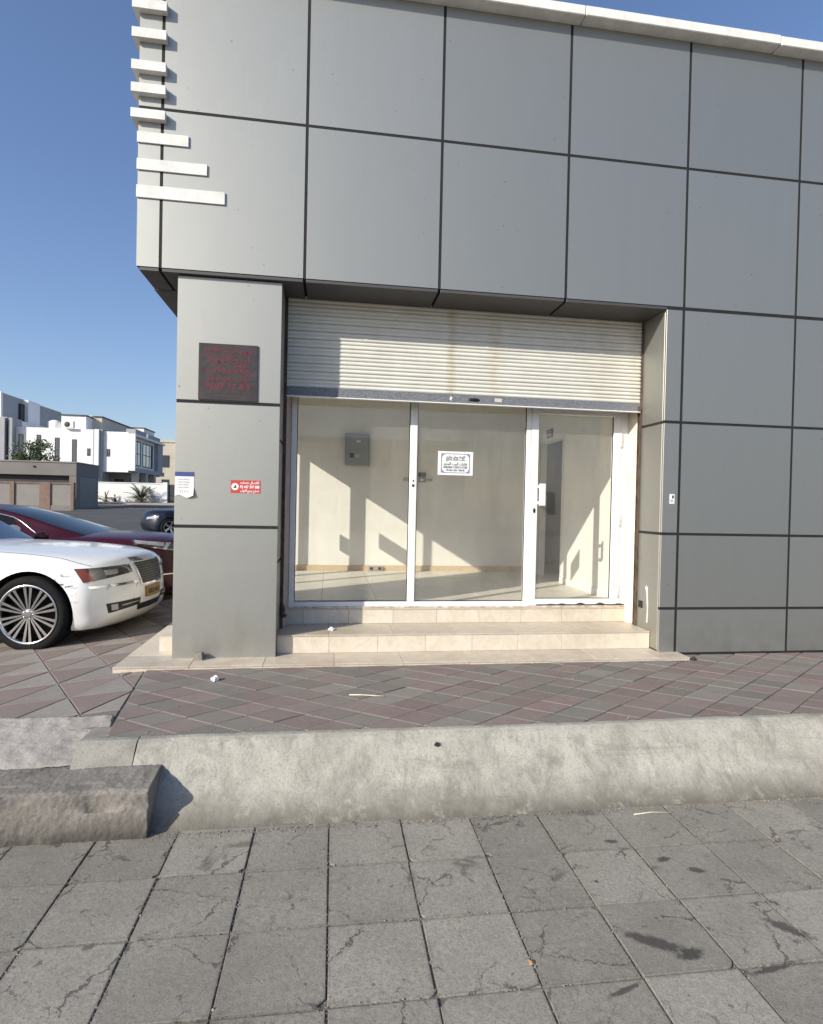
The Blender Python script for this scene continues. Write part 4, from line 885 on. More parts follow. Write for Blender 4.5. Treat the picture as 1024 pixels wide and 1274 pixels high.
def make_car(name, label, loc, rotz, D, group=None):
    root = thing(name, label, 'car', loc, rotz, group)
    K = D['body']; xs = D['stations']
    def ring(x):
        zc, zs, ys, yb, zb, yl, zl = lerp_keys(K, x)
        return [(0, zc), (0.3*ys, zc-0.002), (0.6*ys, zc-0.25*(zc-zs)), (0.86*ys, zs+0.35*(zc-zs)), (ys, zs), (ys+0.72*(yb-ys), zs-0.055), (yb, zb), (yb+0.002, (zb*1.2+zl*0.8)/2), (yl+0.004, zl+0.16), (yl, zl+0.04), (yl-0.04, zl), (0, zl)]
    nose, bow = D.get('nose_x', 0.0), D.get('bow', 0.30)
    def bend(x, y, z):
        s = max(0.0, min(1.0, (x-D['bow_from'])/(0.0-D['bow_from']))); s = s*s*(3-2*s)
        xx = x-bow*(abs(y)/0.95)**2.4*s
        tl = D['length']; q = max(0.0, min(1.0, (-(x)-(tl-0.6))/0.6)); xx += 0.22*(abs(y)/0.95)**2.4*q
        xx -= D.get('rake', 0.0)*max(0, z-0.55)*max(0.0, 1-abs(x)/0.35)
        return (xx, y, z)
    m = MB(); rings = []
    for x in xs:
        half = ring(x); full = [bend(x, y, z) for y, z in half]+[bend(x, -y, z) for y, z in reversed(half[1:-1])]
        b = len(m.v); m.v += full; rings.append((b, len(full)))
    def strip(a, b):
        for i in range(a[1]):
            j = (i+1) % a[1]; m.f.append((a[0]+i, a[0]+j, b[0]+j, b[0]+i)); m.mi.append(0); m.sm.append(True)
    for a, b in zip(rings, rings[1:]): strip(a, b)
    for end, x, sg in ((rings[0], xs[0], 1), (rings[-1], xs[-1], -1)):   # close nose and tail with shrinking rings
        prev = end; half = ring(x); full = half+[(-y, z) for y, z in reversed(half[1:-1])]
        cz = (half[0][1]+half[-1][1])/2
        for sc_, dx in ((0.93, 0.022), (0.72, 0.036), (0.40, 0.044), (0.1, 0.046)):
            b = len(m.v); m.v += [bend(x+sg*dx, y*sc_, cz+(z-cz)*sc_) for y, z in full]; cur = (b, len(full)); strip(prev, cur); prev = cur
        m.f.append(tuple(prev[0]+i for i in range(prev[1]))); m.mi.append(0); m.sm.append(True)
    me = m.mesh('body', [D['paint'], 'well'])
    body = link('body', me, root)
    sub = body.modifiers.new('s', 'SUBSURF'); sub.levels = 1; sub.render_levels = 1
    cutters = []
    for ax in D['axles']:
        c = MB(); c.lathe([(0.0, -2), (D['arch'], -2), (D['arch'], 2), (0.0, 2)], 48); cm = c.mesh('cut', ['well', 'well']); 
        for p in cm.polygons: p.material_index = 1
        co = bpy.data.objects.new('cut', cm); COL.objects.link(co); co.parent = root; co.location = (ax, 0, D['R']+0.01)
        # keep the cutters outside the cabin floor: two short drums, one each side
        for v in cm.vertices: pass
        bo = body.modifiers.new('b', 'BOOLEAN'); bo.operation = 'DIFFERENCE'; bo.object = co; bo.solver = 'EXACT'; cutters.append(co)
    bpy.context.view_layer.update()
    dg = bpy.context.evaluated_depsgraph_get(); ev = body.evaluated_get(dg); nm = bpy.data.meshes.new_from_object(ev)
    body.modifiers.clear(); body.data = nm
    for c in cutters: bpy.data.objects.remove(c)
    for p in nm.polygons: p.use_smooth = True
    try: nm.set_sharp_from_angle(angle=math.radians(38))
    except Exception: pass
    # smooth uncut copy for laying details on the skin
    bm = bmesh.new(); bm.from_mesh(nm); tree = BVHTree.FromBMesh(bm); bm.free()
    def skin(p, d, off):
        """p: point outside; d: direction towards the body"""
        h, n, i, dist = tree.ray_cast(Vector(p), Vector(d).normalized())
        if h is None: return Vector(p)+Vector(d).normalized()*0.5
        if n.dot(Vector(d)) > 0: n = -n
        return h+n*off
    def hit(p, d):
        h = tree.ray_cast(Vector(p), Vector(d).normalized())[0]
        return h
    skin.hit = hit
    def patch(nm_, mat, c, d, nu=10, nv=5, off=0.006, thick=0.012, mirror=True):
        """c: four corners (3-D, in front of the skin), d: projection direction"""
        out = None
        for sg in ((1, -1) if mirror else (1,)):
            cc = [Vector((q[0], q[1]*sg, q[2])) for q in c]; dd = (d[0], d[1]*sg, d[2]); mm = MB()
            def P(u, v, o): return skin((cc[0]*(1-u)+cc[1]*u)*(1-v)+(cc[3]*(1-u)+cc[2]*u)*v, dd, o)
            mm.grid(lambda u, v: P(u, v, off), nu, nv)
            b = len(mm.v)
            rim_ = [(i/nu, 0) for i in range(nu)]+[(1, j/nv) for j in range(nv)]+[(1-i/nu, 1) for i in range(nu)]+[(0, 1-j/nv) for j in range(nv)]
            mm.v += [tuple(P(u, v, off)) for u, v in rim_]+[tuple(P(u, v, off-thick)) for u, v in rim_]; n = len(rim_)
            for i in range(n): mm.f.append((b+i, b+(i+1) % n, b+n+(i+1) % n, b+n+i)); mm.mi.append(0); mm.sm.append(False)
            out = mm.build(nm_, mat, root)
        return out
    # cabin: lofted greenhouse
    C = D['cabin']
    def cab(u, v, off=0.0):
        """u 0..1 front to back, v -1..1 across (|v|<0.55 roof/glass, beyond: the side)"""
        q = lerp_keys(C, -u); x, zt, yt, zbelt, yb = q
        a = abs(v); s = 1 if v >= 0 else -1
        if a < 0.5: t = a/0.5; y = yt*t*0.93; z = zt-0.03*t**2.2*D.get('crown', 1)
        elif a < 0.62: t = (a-0.5)/0.12; y = yt*(0.93+0.07*t); z = zt-0.03-0.045*t*t
        else: t = (a-0.62)/0.38; y = yt+(yb-yt)*(t*0.75+0.25*t*t); z = (zt-0.075)+(zbelt-(zt-0.075))*t
        z = max(z, zbelt-0.02) if a >= 0.5 else max(z, zbelt-0.02)
        e = 1e-3
        return Vector((x, s*y, z))
    def cabn(u, v, off):
        p = cab(u, v); e = 0.004
        a = cab(min(u+e, 1), v)-cab(max(u-e, 0), v); b = cab(u, min(v+e, 1))-cab(u, max(v-e, -1)); n = a.cross(b)
        if n.length < 1e-9: return p
        n.normalize()
        if n.dot(p-Vector((p.x, 0, 0.9))) < 0: n = -n
        return p+n*off
    mb = MB(); mb.grid(lambda u, v: cab(u, v*2-1), 44, 40); mb.build('roof', D['paint'], root)
    u0, u1 = D['ws']; mb = MB(); mb.grid(lambda u, v: cabn(u0+(u1-u0)*u, (v*2-1)*(0.505+0.04*(1-u)), 0.004), 14, 20); mb.build('windscreen', D['wsmat'], root)
    u0, u1 = D['rw']; mb = MB(); mb.grid(lambda u, v: cabn(u0+(u1-u0)*u, (v*2-1)*0.5, 0.004), 10, 16); mb.build('rear_window', 'tinted_glass', root)
    for sg in (-1, 1):
        for (a0, a1, f0, f1) in D['sw']:
            def SW(u, v, o=0.004): 
                uu = a0+(a1-a0)*u; top = 0.645+f0*max(0, 1-u*4)+f1*max(0, u*4-3)
                return cabn(uu, sg*(top+(0.975-top)*v), o)
            mb = MB(); mb.grid(lambda u, v: SW(u, v), 16, 8); mb.build('side_window', 'tinted_glass', root)
        if D.get('trim'):
            a0, a1 = D['trim']
            pts = [cabn(a0+(a1-a0)*i/24, sg*(0.635+0.34*max(0, 1-i/5.0)**1.5+0.34*max(0, (i-20)/4)**1.5), 0.008) for i in range(25)]
            mb = MB(); mb.tube(pts, 0.011, 6); pts = [cabn(a0+(a1-a0)*i/24, sg*0.985, 0.010) for i in range(25)]; mb.tube(pts, 0.010, 6); mb.build('window_trim', 'chrome', root)
        mx, my, mz = D['mirror']
        mr = MB(); mr.lathe([(0.0, 0.09), (0.05, 0.085), (0.085, 0.05), (0.092, 0.0), (0.08, -0.05), (0.0, -0.055)], 20, axis='x'); mr.v = [(p[0]*0.9, p[1]*1.15, p[2]*0.78) for p in mr.v]
        mo = mr.build('mirror', D['paint'], root, (mx, sg*(my+0.10), mz)); ms = MB(); ms.tube([(0, -sg*0.06, -0.03), (0.0, -sg*0.2, -0.07)], 0.022, 8); ms.build('stalk', 'black', mo)
    for ax in D['axles']:
        for sg in (-1, 1): make_wheel(root, ax, sg*D['track'], D['R'], D['rim'], sg, D['spokes'][0], D['spokes'][1])
    D['extras'](root, patch, skin, cabn)
    return root

def extras_white(root, patch, skin, cabn):
    hit = skin.hit
    F = (-1, 0, 0); S45 = (-0.75, 0.66, 0)
    # grille, built from a dark bed, chrome surround and slats
    patch('grille', 'black', [(0.5, -0.30, 0.830), (0.5, 0.30, 0.830), (0.5, 0.235, 0.600), (0.5, -0.235, 0.600)], F, 14, 8, 0.004, 0.02, False)
    for k in range(8):
        z = 0.62+k*0.0262; hw = 0.235+(z-0.60)/0.23*0.062
        patch('grille_slat', 'grille_slat', [(0.5, -hw, z+0.006), (0.5, hw, z+0.006), (0.5, hw, z), (0.5, -hw, z)], F, 14, 1, 0.014, 0.012, False)
    patch('grille_surround', 'chrome', [(0.5, -0.325, 0.877), (0.5, 0.325, 0.877), (0.5, 0.315, 0.837), (0.5, -0.315, 0.837)], F, 14, 3, 0.016, 0.02, False)
    for sg in (-1, 1):
        patch('grille_surround', 'chrome', [(0.5, sg*0.318, 0.837), (0.5, sg*0.300, 0.837), (0.5, sg*0.232, 0.597), (0.5, sg*0.250, 0.597)], F, 2, 8, 0.016, 0.02, False)
    patch('grille_surround', 'chrome', [(0.5, -0.25, 0.597), (0.5, 0.25, 0.597), (0.5, 0.245, 0.583), (0.5, -0.245, 0.583)], F, 10, 1, 0.016, 0.02, False)
    pl_ = patch('number_plate', 'plate_shaded_yellow', [(0.5, -0.17, 0.560), (0.5, 0.17, 0.560), (0.5, 0.17, 0.445), (0.5, -0.17, 0.445)], F, 6, 2, 0.022, 0.02, False)
    for sg in (-1, 1):
        for c in range(3):
            y = sg*(0.03+c*0.045); m = MB()
            m.add([tuple(skin((0.5, y-0.018, 0.478), F, 0.0235)), tuple(skin((0.5, y+0.018, 0.478), F, 0.0235)), tuple(skin((0.5, y+0.018, 0.523), F, 0.0235)), tuple(skin((0.5, y-0.006, 0.533), F, 0.0235))], [(0, 1, 2, 3)]); m.build('plate_digit', 'black', root)
    patch('lower_intake', 'black', [(0.5, -0.30, 0.385), (0.5, 0.30, 0.385), (0.5, 0.27, 0.315), (0.5, -0.27, 0.315)], F, 12, 3, 0.003, 0.01, False)
    # headlight: smoked lens, orange corner, inner lamp
    hl = [(0.35, -0.50, 0.715), (-0.02, -0.98, 0.735), (-0.06, -0.95, 0.655), (0.35, -0.45, 0.645)]
    d = (-0.72, 0.69, 0)
    patch('headlight', 'smoked_lens', [(0.30, -0.71, 0.823), (-0.085, -1.12, 0.810), (-0.045, -1.075, 0.680), (0.32, -0.69, 0.740)], d, 14, 6, 0.008, 0.02)
    patch('turn_signal', 'orange_lens', [(-0.03, -1.06, 0.800), (-0.078, -1.11, 0.800), (-0.042, -1.07, 0.688), (0.03, -1.0, 0.690)], d, 5, 5, 0.0115, 0.01)
    patch('lamp_reflector', 'chrome', [(0.19, -0.83, 0.790), (0.09, -0.93, 0.785), (0.10, -0.92, 0.735), (0.20, -0.82, 0.745)], d, 5, 4, 0.0105, 0.01)
    patch('chrome_strip', 'chrome', [(0.37, -0.63, 0.645), (-0.02, -1.05, 0.640), (-0.01, -1.04, 0.615), (0.37, -0.63, 0.620)], d, 14, 2, 0.010, 0.015)
    patch('fog_lamp_recess', 'black', [(0.39, -0.61, 0.455), (0.10, -0.92, 0.450), (0.115, -0.90, 0.350), (0.385, -0.615, 0.385)], d, 12, 4, 0.003, 0.008)
    patch('fog_lamp', 'clear_lens', [(0.185, -0.83, 0.435), (0.135, -0.885, 0.435), (0.14, -0.88, 0.375), (0.19, -0.825, 0.375)], d, 4, 4, 0.010, 0.012)
    patch('recess_bar', 'steel', [(0.37, -0.63, 0.428), (0.22, -0.79, 0.416), (0.22, -0.79, 0.402), (0.37, -0.63, 0.416)], d, 8, 1, 0.008, 0.008)
    # panel gaps: bonnet edge, fender / bumper joint
    def gap(pts, dirs, nm='panel_gap', r=0.0035):
        m = MB(); q = [p for p in (hit(p, dirs) for p in pts) if p is not None]
        if len(q) > 2: m.tube(q, r, 5); m.build(nm, 'black', root)
    for sg in (-1, 1):
        gap([(-1.30+1.18*i/16, sg*(0.80-0.02*i/16-0.10*max(0, (i-11)/5)**2), 2.0) for i in range(17)], (0, 0, -1))
        gap([(-0.36-0.17*i/8, sg*2, 0.655-0.055*(i/8)**1.5) for i in range(9)], (0, -sg, 0))
    gap([(0.02-0.065*(abs(i-8)/8)**2.2, -0.62+1.24*i/16, 2.0) for i in range(17)], (0, 0, -1))
white = {'paint': 'car_white', 'length': 5.04, 'bow_from': -0.75, 'bow': 0.30, 'rake': 0.18, 'stations': [0.0, -0.03, -0.10, -0.22, -0.38, -0.6, -0.85, -1.1, -1.4, -1.9, -2.5, -3.2, -3.8, -4.2, -4.6, -4.85, -4.97, -5.0],
    'body': [(0.0, (0.86, 0.815, 0.70, 0.86, 0.56, 0.82, 0.215)), (-0.03, (0.90, 0.845, 0.72, 0.885, 0.58, 0.85, 0.19)), (-0.12, (0.925, 0.872, 0.745, 0.91, 0.60, 0.875, 0.18)), (-0.4, (0.955, 0.915, 0.785, 0.935, 0.68, 0.90, 0.19)), (-0.95, (0.99, 0.96, 0.82, 0.95, 0.74, 0.915, 0.20)), (-1.7, (1.02, 0.985, 0.835, 0.952, 0.72, 0.92, 0.20)), (-2.6, (1.0, 0.98, 0.84, 0.955, 0.72, 0.92, 0.20)), (-4.0, (1.02, 1.0, 0.83, 0.955, 0.74, 0.92, 0.2)), (-4.7, (1.03, 0.99, 0.80, 0.93, 0.7, 0.9, 0.24)), (-5.0, (0.98, 0.94, 0.74, 0.88, 0.6, 0.85, 0.3))],
    'axles': (-0.765, -3.82), 'R': 0.372, 'rim': 0.287, 'arch': 0.412, 'track': 0.83, 'spokes': (10, 'double'),
    'cabin': [(0.0, (-1.68, 1.01, 0.72, 0.985, 0.80)), (-0.13, (-1.98, 1.17, 0.70, 0.985, 0.83)), (-0.28, (-2.3, 1.36, 0.64, 0.98, 0.85)), (-0.40, (-2.5, 1.455, 0.62, 0.985, 0.86)), (-0.55, (-3.0, 1.485, 0.62, 0.99, 0.86)), (-0.72, (-3.6, 1.445, 0.62, 1.0, 0.86)), (-0.86, (-4.05, 1.28, 0.64, 1.01, 0.84)), (-1.0, (-4.5, 1.03, 0.70, 1.01, 0.80))],
    'ws': (0.03, 0.37), 'wsmat': 'windscreen', 'rw': (0.74, 0.96), 'sw': [(0.27, 0.54, 0.25, 0.0), (0.56, 0.80, 0.0, 0.25)], 'mirror': (-2.2, 0.90, 1.08), 'extras': extras_white}
make_car('parked_car', 'white saloon car with scraped front bumper and many-spoked alloy wheel beside the building', (-0.56, 1.745, -0.125), -0.12, white)

def extras_maroon(root, patch, skin, cabn):
    F = (-1, 0, 0); d = (-0.6, 0.8, 0)
    patch('headlight', 'smoked_lens', [(0.28, -0.80, 0.905), (-0.30, -1.22, 0.975), (-0.30, -1.22, 0.915), (0.30, -0.78, 0.785)], d, 14, 5, 0.008, 0.02)
    patch('headlight_trim', 'chrome', [(0.30, -0.78, 0.798), (-0.20, -1.16, 0.895), (-0.20, -1.16, 0.882), (0.30, -0.78, 0.782)], d, 14, 1, 0.012, 0.016)
    patch('lamp_reflector', 'clear_lens', [(0.05, -0.97, 0.925), (-0.28, -1.20, 0.970), (-0.28, -1.20, 0.930), (0.03, -0.98, 0.875)], d, 10, 3, 0.0115, 0.014)
    patch('lamp_reflector', 'chrome', [(0.14, -0.90, 0.920), (0.08, -0.95, 0.925), (0.02, -0.99, 0.855), (0.06, -0.96, 0.845)], d, 4, 4, 0.0125, 0.014)
    patch('grille', 'black', [(0.5, -0.42, 0.74), (0.5, 0.42, 0.74), (0.5, 0.30, 0.42), (0.5, -0.30, 0.42)], F, 14, 8, 0.004, 0.02, False)
    for k in range(6):
        z = 0.47+k*0.045; hw = 0.30+(z-0.42)/0.32*0.11
        patch('grille_slat', 'grille_slat', [(0.5, -hw, z+0.012), (0.5, hw, z+0.012), (0.5, hw, z), (0.5, -hw, z)], F, 12, 1, 0.014, 0.012, False)
    for sg in (-1, 1): patch('grille_surround', 'chrome', [(0.5, sg*0.45, 0.755), (0.5, sg*0.42, 0.755), (0.5, sg*0.30, 0.41), (0.5, sg*0.33, 0.41)], F, 2, 8, 0.014, 0.02, False)
    patch('bumper_strip', 'chrome', [(0.45, -0.62, 0.50), (-0.05, -1.02, 0.50), (-0.05, -1.02, 0.488), (0.45, -0.62, 0.488)], d, 10, 1, 0.006, 0.01)
    m = MB(); m.tube([skin((-1.0-3.3*i/12, -2, 0.905), (0, 1, 0), 0.002) for i in range(13)], 0.010, 6); m.build('belt_strip', 'chrome', root)
maroon = dict(white); maroon.update({'paint': 'car_maroon', 'rake': 0.3, 'bow': 0.42, 'spokes': (7, 'single'), 'R': 0.35, 'rim': 0.245, 'arch': 0.38, 'length': 5.0,
    'body': [(0.0, (0.92, 0.86, 0.66, 0.84, 0.56, 0.80, 0.20)), (-0.03, (0.955, 0.895, 0.69, 0.87, 0.60, 0.83, 0.18)), (-0.12, (0.985, 0.925, 0.71, 0.90, 0.66, 0.86, 0.18)), (-0.4, (1.03, 0.97, 0.76, 0.925, 0.72, 0.885, 0.19)), (-0.95, (1.055, 1.0, 0.80, 0.935, 0.74, 0.90, 0.20)), (-1.5, (1.05, 0.995, 0.82, 0.935, 0.76, 0.9, 0.20)), (-2.6, (1.0, 0.97, 0.83, 0.935, 0.76, 0.9, 0.20)), (-4.0, (1.03, 1.0, 0.82, 0.935, 0.76, 0.9, 0.2)), (-4.7, (1.05, 1.0, 0.80, 0.92, 0.7, 0.88, 0.24)), (-5.0, (1.0, 0.95, 0.74, 0.88, 0.6, 0.85, 0.3))],
    'cabin': [(0.0, (-1.25, 1.04, 0.70, 0.985, 0.80)), (-0.13, (-1.65, 1.16, 0.68, 0.96, 0.82)), (-0.28, (-2.15, 1.315, 0.61, 0.965, 0.835)), (-0.40, (-2.55, 1.405, 0.585, 0.97, 0.84)), (-0.55, (-3.05, 1.44, 0.58, 0.98, 0.84)), (-0.72, (-3.6, 1.40, 0.58, 0.99, 0.84)), (-0.86, (-4.1, 1.25, 0.60, 1.01, 0.82)), (-1.0, (-4.6, 1.04, 0.66, 1.02, 0.78))],
    'ws': (0.02, 0.38), 'wsmat': 'tinted_glass', 'sw': [(0.24, 0.54, 0.3, 0.0), (0.56, 0.84, 0.0, 0.3)], 'trim': (0.16, 0.88), 'mirror': (-1.72, 0.88, 1.02), 'extras': extras_maroon})
make_car('parked_car', 'maroon saloon car with chrome window trim parked behind the white car', (-0.62, 4.12, -0.155), -0.03, maroon)

def extras_navy(root, patch, skin, cabn):
    d = (-0.6, 0.8, 0)
    patch('headlight', 'clear_lens', [(0.25, -0.80, 0.74), (-0.15, -1.12, 0.80), (-0.12, -1.10, 0.71), (0.28, -0.78, 0.65)], d, 8, 4, 0.008, 0.02)
    patch('grille', 'black', [(0.5, -0.35, 0.66), (0.5, 0.35, 0.66), (0.5, 0.30, 0.50), (0.5, -0.30, 0.50)], (-1, 0, 0), 8, 4, 0.004, 0.02, False)
navy = dict(maroon); navy.update({'paint': 'car_navy', 'extras': extras_navy, 'trim': None, 'spokes': (5, 'single')})
make_car('parked_car', 'dark navy car parked across the road behind the pillar', (-5.75, 18.6, -0.03), math.pi+0.55, navy)

# ------------------------------------------------------------------ houses and plants across the street
M['villa_white'] = surf('villa_render', (0.80, 0.79, 0.77), (0.74, 0.73, 0.71), 0.8, 0.85, 0.1, 20)
M['villa_grey_and_shade'] = surf('villa_grey_and_shade_render', (0.36, 0.36, 0.37), (0.31, 0.31, 0.32), 0.8, 0.85, 0.1, 20)
M['villa_beige'] = surf('villa_beige_render', (0.55, 0.50, 0.41), (0.48, 0.43, 0.35), 0.8, 0.85, 0.1, 20)
M['taupe'] = surf('taupe_render', (0.205, 0.19, 0.175), (0.175, 0.16, 0.148), 0.8, 0.85, 0.1, 20)
M['taupe_panel'] = surf('taupe_panel', (0.25, 0.23, 0.215), (0.215, 0.198, 0.185), 1.5, 0.8, 0.1, 20)
M['brown_post'] = surf('brown_stone_post', (0.17, 0.115, 0.085), (0.23, 0.16, 0.12), 6, 0.85, 0.3, 20)
M['dark_trim'] = surf('dark_trim', (0.035, 0.034, 0.034), (0.05, 0.05, 0.05), 2, 0.6, 0)
M['roller_grey'] = surf('roller_grey', (0.20, 0.195, 0.19), (0.175, 0.17, 0.165), 2, 0.6, 0)
car_glass('house_glass', (0.05, 0.065, 0.075))
def window(par, x0, x1, y0, y1, z0, z1, axis, fw=0.06, bars=0, hbars=0):
    """axis 'y': window in a wall facing -y at y0; 'x': in a wall facing +x at x1"""
    f = MB()
    if axis == 'y':
        f.box(x0, x1, y0-0.03, y0+0.05, z0, z0+fw).box(x0, x1, y0-0.03, y0+0.05, z1-fw, z1).box(x0, x0+fw, y0-0.03, y0+0.05, z0+fw, z1-fw).box(x1-fw, x1, y0-0.03, y0+0.05, z0+fw, z1-fw)
        w = f.build('window', 'dark_trim', par); box('pane', 'house_glass', w, x0+fw, x1-fw, y0-0.012, y0-0.004, z0+fw, z1-fw)
    else:
        f.box(x1-0.05, x1+0.04, y0, y1, z0, z0+fw).box(x1-0.05, x1+0.04, y0, y1, z1-fw, z1).box(x1-0.05, x1+0.04, y0, y0+fw, z0+fw, z1-fw).box(x1-0.05, x1+0.04, y1-fw, y1, z0+fw, z1-fw)
        for b in range(bars): yy = y0+(y1-y0)*(b+1)/(bars+1); f.box(x1-0.05, x1+0.035, yy-0.03, yy+0.03, z0+fw, z1-fw)
        for b in range(hbars): zz = z0+(z1-z0)*(b+1)/(hbars+1); f.box(x1-0.05, x1+0.034, y0+fw, y1-fw, zz-0.03, zz+0.03)
        w = f.build('window', 'dark_trim', par); box('pane', 'house_glass', w, x1+0.004, x1+0.012, y0+fw, y1-fw, z0+fw, z1-fw)
    return w
vl = thing('white_villa', 'white flat roofed villa with narrow slot windows and a glazed upper side', 'house', (-20, 52, 1.0))
def vb(name, mat, x0, x1, y0, y1, z0, z1): return box(name, mat, vl, x0+20, x1+20, y0-52, y1-52, z0-1.0, z1-1.0)
vb('wall', 'villa_white', -25.45, -19.15, 49, 60, 0.8, 7.42)
vb('pilaster', 'villa_grey_and_shade', -19.15, -18.36, 48.8, 60, 0.8, 7.44)
vb('pilaster', 'villa_white', -18.95, -18.60, 48.6, 48.799, 0.8, 7.42)
vb('wall', 'villa_white', -18.36, -16.27, 49, 58.6, 3.75, 7.30)
vb('wall', 'taupe_panel', -18.36, -16.7, 50.5, 58.4, 0.8, 3.749)
vb('pilaster', 'villa_grey_and_shade', -26.35, -25.95, 48.2, 50, 0.8, 8.1); vb('pilaster', 'villa_grey_and_shade', -25.75, -25.452, 48.4, 50, 0.8, 8.1)
vb('wall', 'villa_white', -32, -25.951, 48.5, 60, 0.8, 8.15)
vb('wall', 'villa_grey_and_shade', -36, -27.2, 50.2, 61.5, 8.16, 10.5); vb('corner_strip', 'villa_white', -27.5, -27.15, 49.9, 50.19, 8.16, 10.55); vb('stair_panel', 'villa_white', -27.199, -26.7, 53.6, 55.8, 7.43, 10.45); vb('louvre', 'dark_trim', -27.199, -27.0, 52.9, 53.59, 7.43, 10.0)  # tower is white render; the shade on its side is put into the grey
vb('roof_room', 'villa_white', -22.45, -20.4, 50.5, 58.0, 7.421, 8.75); vb('coping', 'dark_trim', -22.5, -20.32, 50.4, 58.1, 8.751, 8.86)
vb('roof_room', 'villa_beige', -20.39, -19.6, 52, 62.0, 7.445, 8.9); vb('coping', 'dark_trim', -20.319, -19.5, 51.9, 62.1, 8.901, 9.0)
vb('roof_room', 'villa_white', -20.3, -19.0, 62.2, 66, 7, 9.2); vb('coping', 'dark_trim', -20.4, -18.9, 62.15, 66.1, 9.201, 9.3)
vb('water_tank', 'villa_white', -21.6, -20.9, 53, 54, 8.861, 9.15)
for x0, x1, z0, z1 in ((-25.22, -24.85, 4.4, 6.8), (-23.8, -23.45, 4.4, 6.8), (-22.32, -21.95, 4.2, 6.6), (-20.92, -20.55, 4.1, 6.5), (-19.68, -19.42, 5.1, 5.75), (-18.08, -17.8, 5.1, 5.75)):
    window(vl, x0+20, x1+20, -3.0, 0, z0-1, z1-1, 'y', 0.05)
window(vl, -29.2+20, -28.8+20, -3.5, 0, 5.0-1, 6.0-1, 'y', 0.05)
for y0, y1 in ((49.5, 52.3), (52.9, 56.0)): window(vl, 0, -16.27+20, y0-52, y1-52, 4.45-1, 6.75-1, 'x', 0.09, 2, 1)
vb('side_frame', 'villa_white', -16.269, -15.7, 49.0, 49.25, 3.9, 7.2); vb('side_frame', 'villa_white', -16.269, -15.7, 49.25, 58.4, 7.0, 7.2); vb('side_frame', 'villa_grey_and_shade', -16.269, -15.75, 49.25, 58.4, 3.8, 4.2)
vb('side_panel', 'villa_grey_and_shade', -16.269, -15.9, 56.6, 58.3, 4.201, 6.99); vb('parapet', 'villa_grey_and_shade', -16.9, -16.1, 50.3, 53.4, 7.301, 7.75); vb('parapet', 'villa_grey_and_shade', -16.9, -16.1, 54.0, 58.0, 7.301, 7.7)
for y in (50.0, 52.6, 55.2): vb('porch_pillar', 'villa_beige', -16.3, -15.8, y, y+0.5, 0.9, 3.799)
window(vl, 0, -16.7+20, 50.9-52, 54.6-52, 1.3-1, 3.3-1, 'x', 0.09, 2)
window(vl, -17.9+20, -17.1+20, 50.5-52, 0, 1.9-1, 3.2-1, 'y', 0.06)

bw = thing('boundary_wall', 'white boundary wall with square end pillar before the villa', 'wall', (-16, 49, 0.9))
box('wall', 'villa_white', bw, -2.9, 3.05, -1.0, -0.8, 0.0, 1.85); box('coping', 'villa_white', bw, -2.9, 3.05, -1.05, -0.75, 1.851, 1.92); box('end_pillar', 'villa_white', bw, 2.95, 3.35, -1.1, -0.7, 0.0, 2.0)
gt = thing('metal_gate', 'dark metal gate beside the white end pillar', 'gate', (-12.3, 48.1, 0.95)); box('gate_leaf', 'dark_trim', gt, -0.3, 0.2, -0.05, 0.0, 0.05, 1.75); box('gate_leaf', 'roller_grey', gt, 0.22, 1.6, -0.05, 0.0, 0.05, 1.75); box('gate_post', 'dark_trim', gt, 1.61, 1.8, -0.1, 0.05, 0.0, 1.95)
cb = thing('beige_house', 'beige flat roofed house behind the villa, half hidden by the pillar', 'house', (-17, 75, 1.2))
box('wall', 'villa_beige', cb, -3.2, 4.0, -5, 6, 0.0, 7.3); box('parapet', 'villa_beige', cb, -3.3, 4.1, -5.1, 6.1, 7.301, 7.6); box('pier', 'villa_beige', cb, -0.4, 0.2, -5.3, -5.001, 0.0, 7.0)
for z in (1.2, 4.2): window(cb, -2.2, -1.3, -5.0, 0, z, z+1.5, 'y', 0.06); window(cb, 1.2, 2.2, -5.0, 0, z, z+1.5, 'y', 0.06)

ga = thing('garage', 'taupe flat roofed garage with deep fascia and grey roller door', 'garage', (-17, 36, 0.68))
box('roof_fascia', 'taupe', ga, -6.0, 1.735, 0.0, 3.8, 2.18, 3.02); box('fascia_cap', 'taupe_panel', ga, -6.05, 1.78, -0.05, 3.85, 3.021, 3.1)
box('wall', 'taupe', ga, -6.0, 1.70, 0.4, 3.7, 0.0, 2.179); box('corner_wall', 'taupe', ga, 1.3, 1.735, 0.02, 0.55, 0.0, 2.179)
box('fascia_shade_strip', 'dark_trim', ga, -5.5, 1.1, 0.385, 0.3995, 1.2, 2.14)  # dark strip painting the shade under the roof fascia
rd = box('roller_door', 'roller_grey', ga, 1.702, 1.73, 0.56, 3.3, 0.02, 2.14)
for k in range(14): box('door_slat', 'roller_grey', rd, 1.7305, 1.745, 0.58, 3.28, 0.03+k*0.15, 0.165+k*0.15, 0.004)
box('corner_wall', 'taupe', ga, 1.3, 1.735, 3.31, 3.7, 0.0, 2.179)
lamp = MB(); lamp.lathe([(0, 0.0), (0.06, 0.0), (0.07, -0.05), (0.0, -0.09)], 12); lamp.build('wall_lamp', 'dark_trim', ga, (-0.85, 0.0, 2.72))
fw = thing('garden_wall', 'brown garden wall of taupe panels between stone posts before the garage', 'wall', (-16.25, 34.6, 0.62))
xp = [-6.4, -4.45, -2.95, -1.35, -0.6, 0.98, 1.42]
box('base', 'taupe', fw, -6.4, 1.4, 0.0, 0.25, -0.2, 0.25)
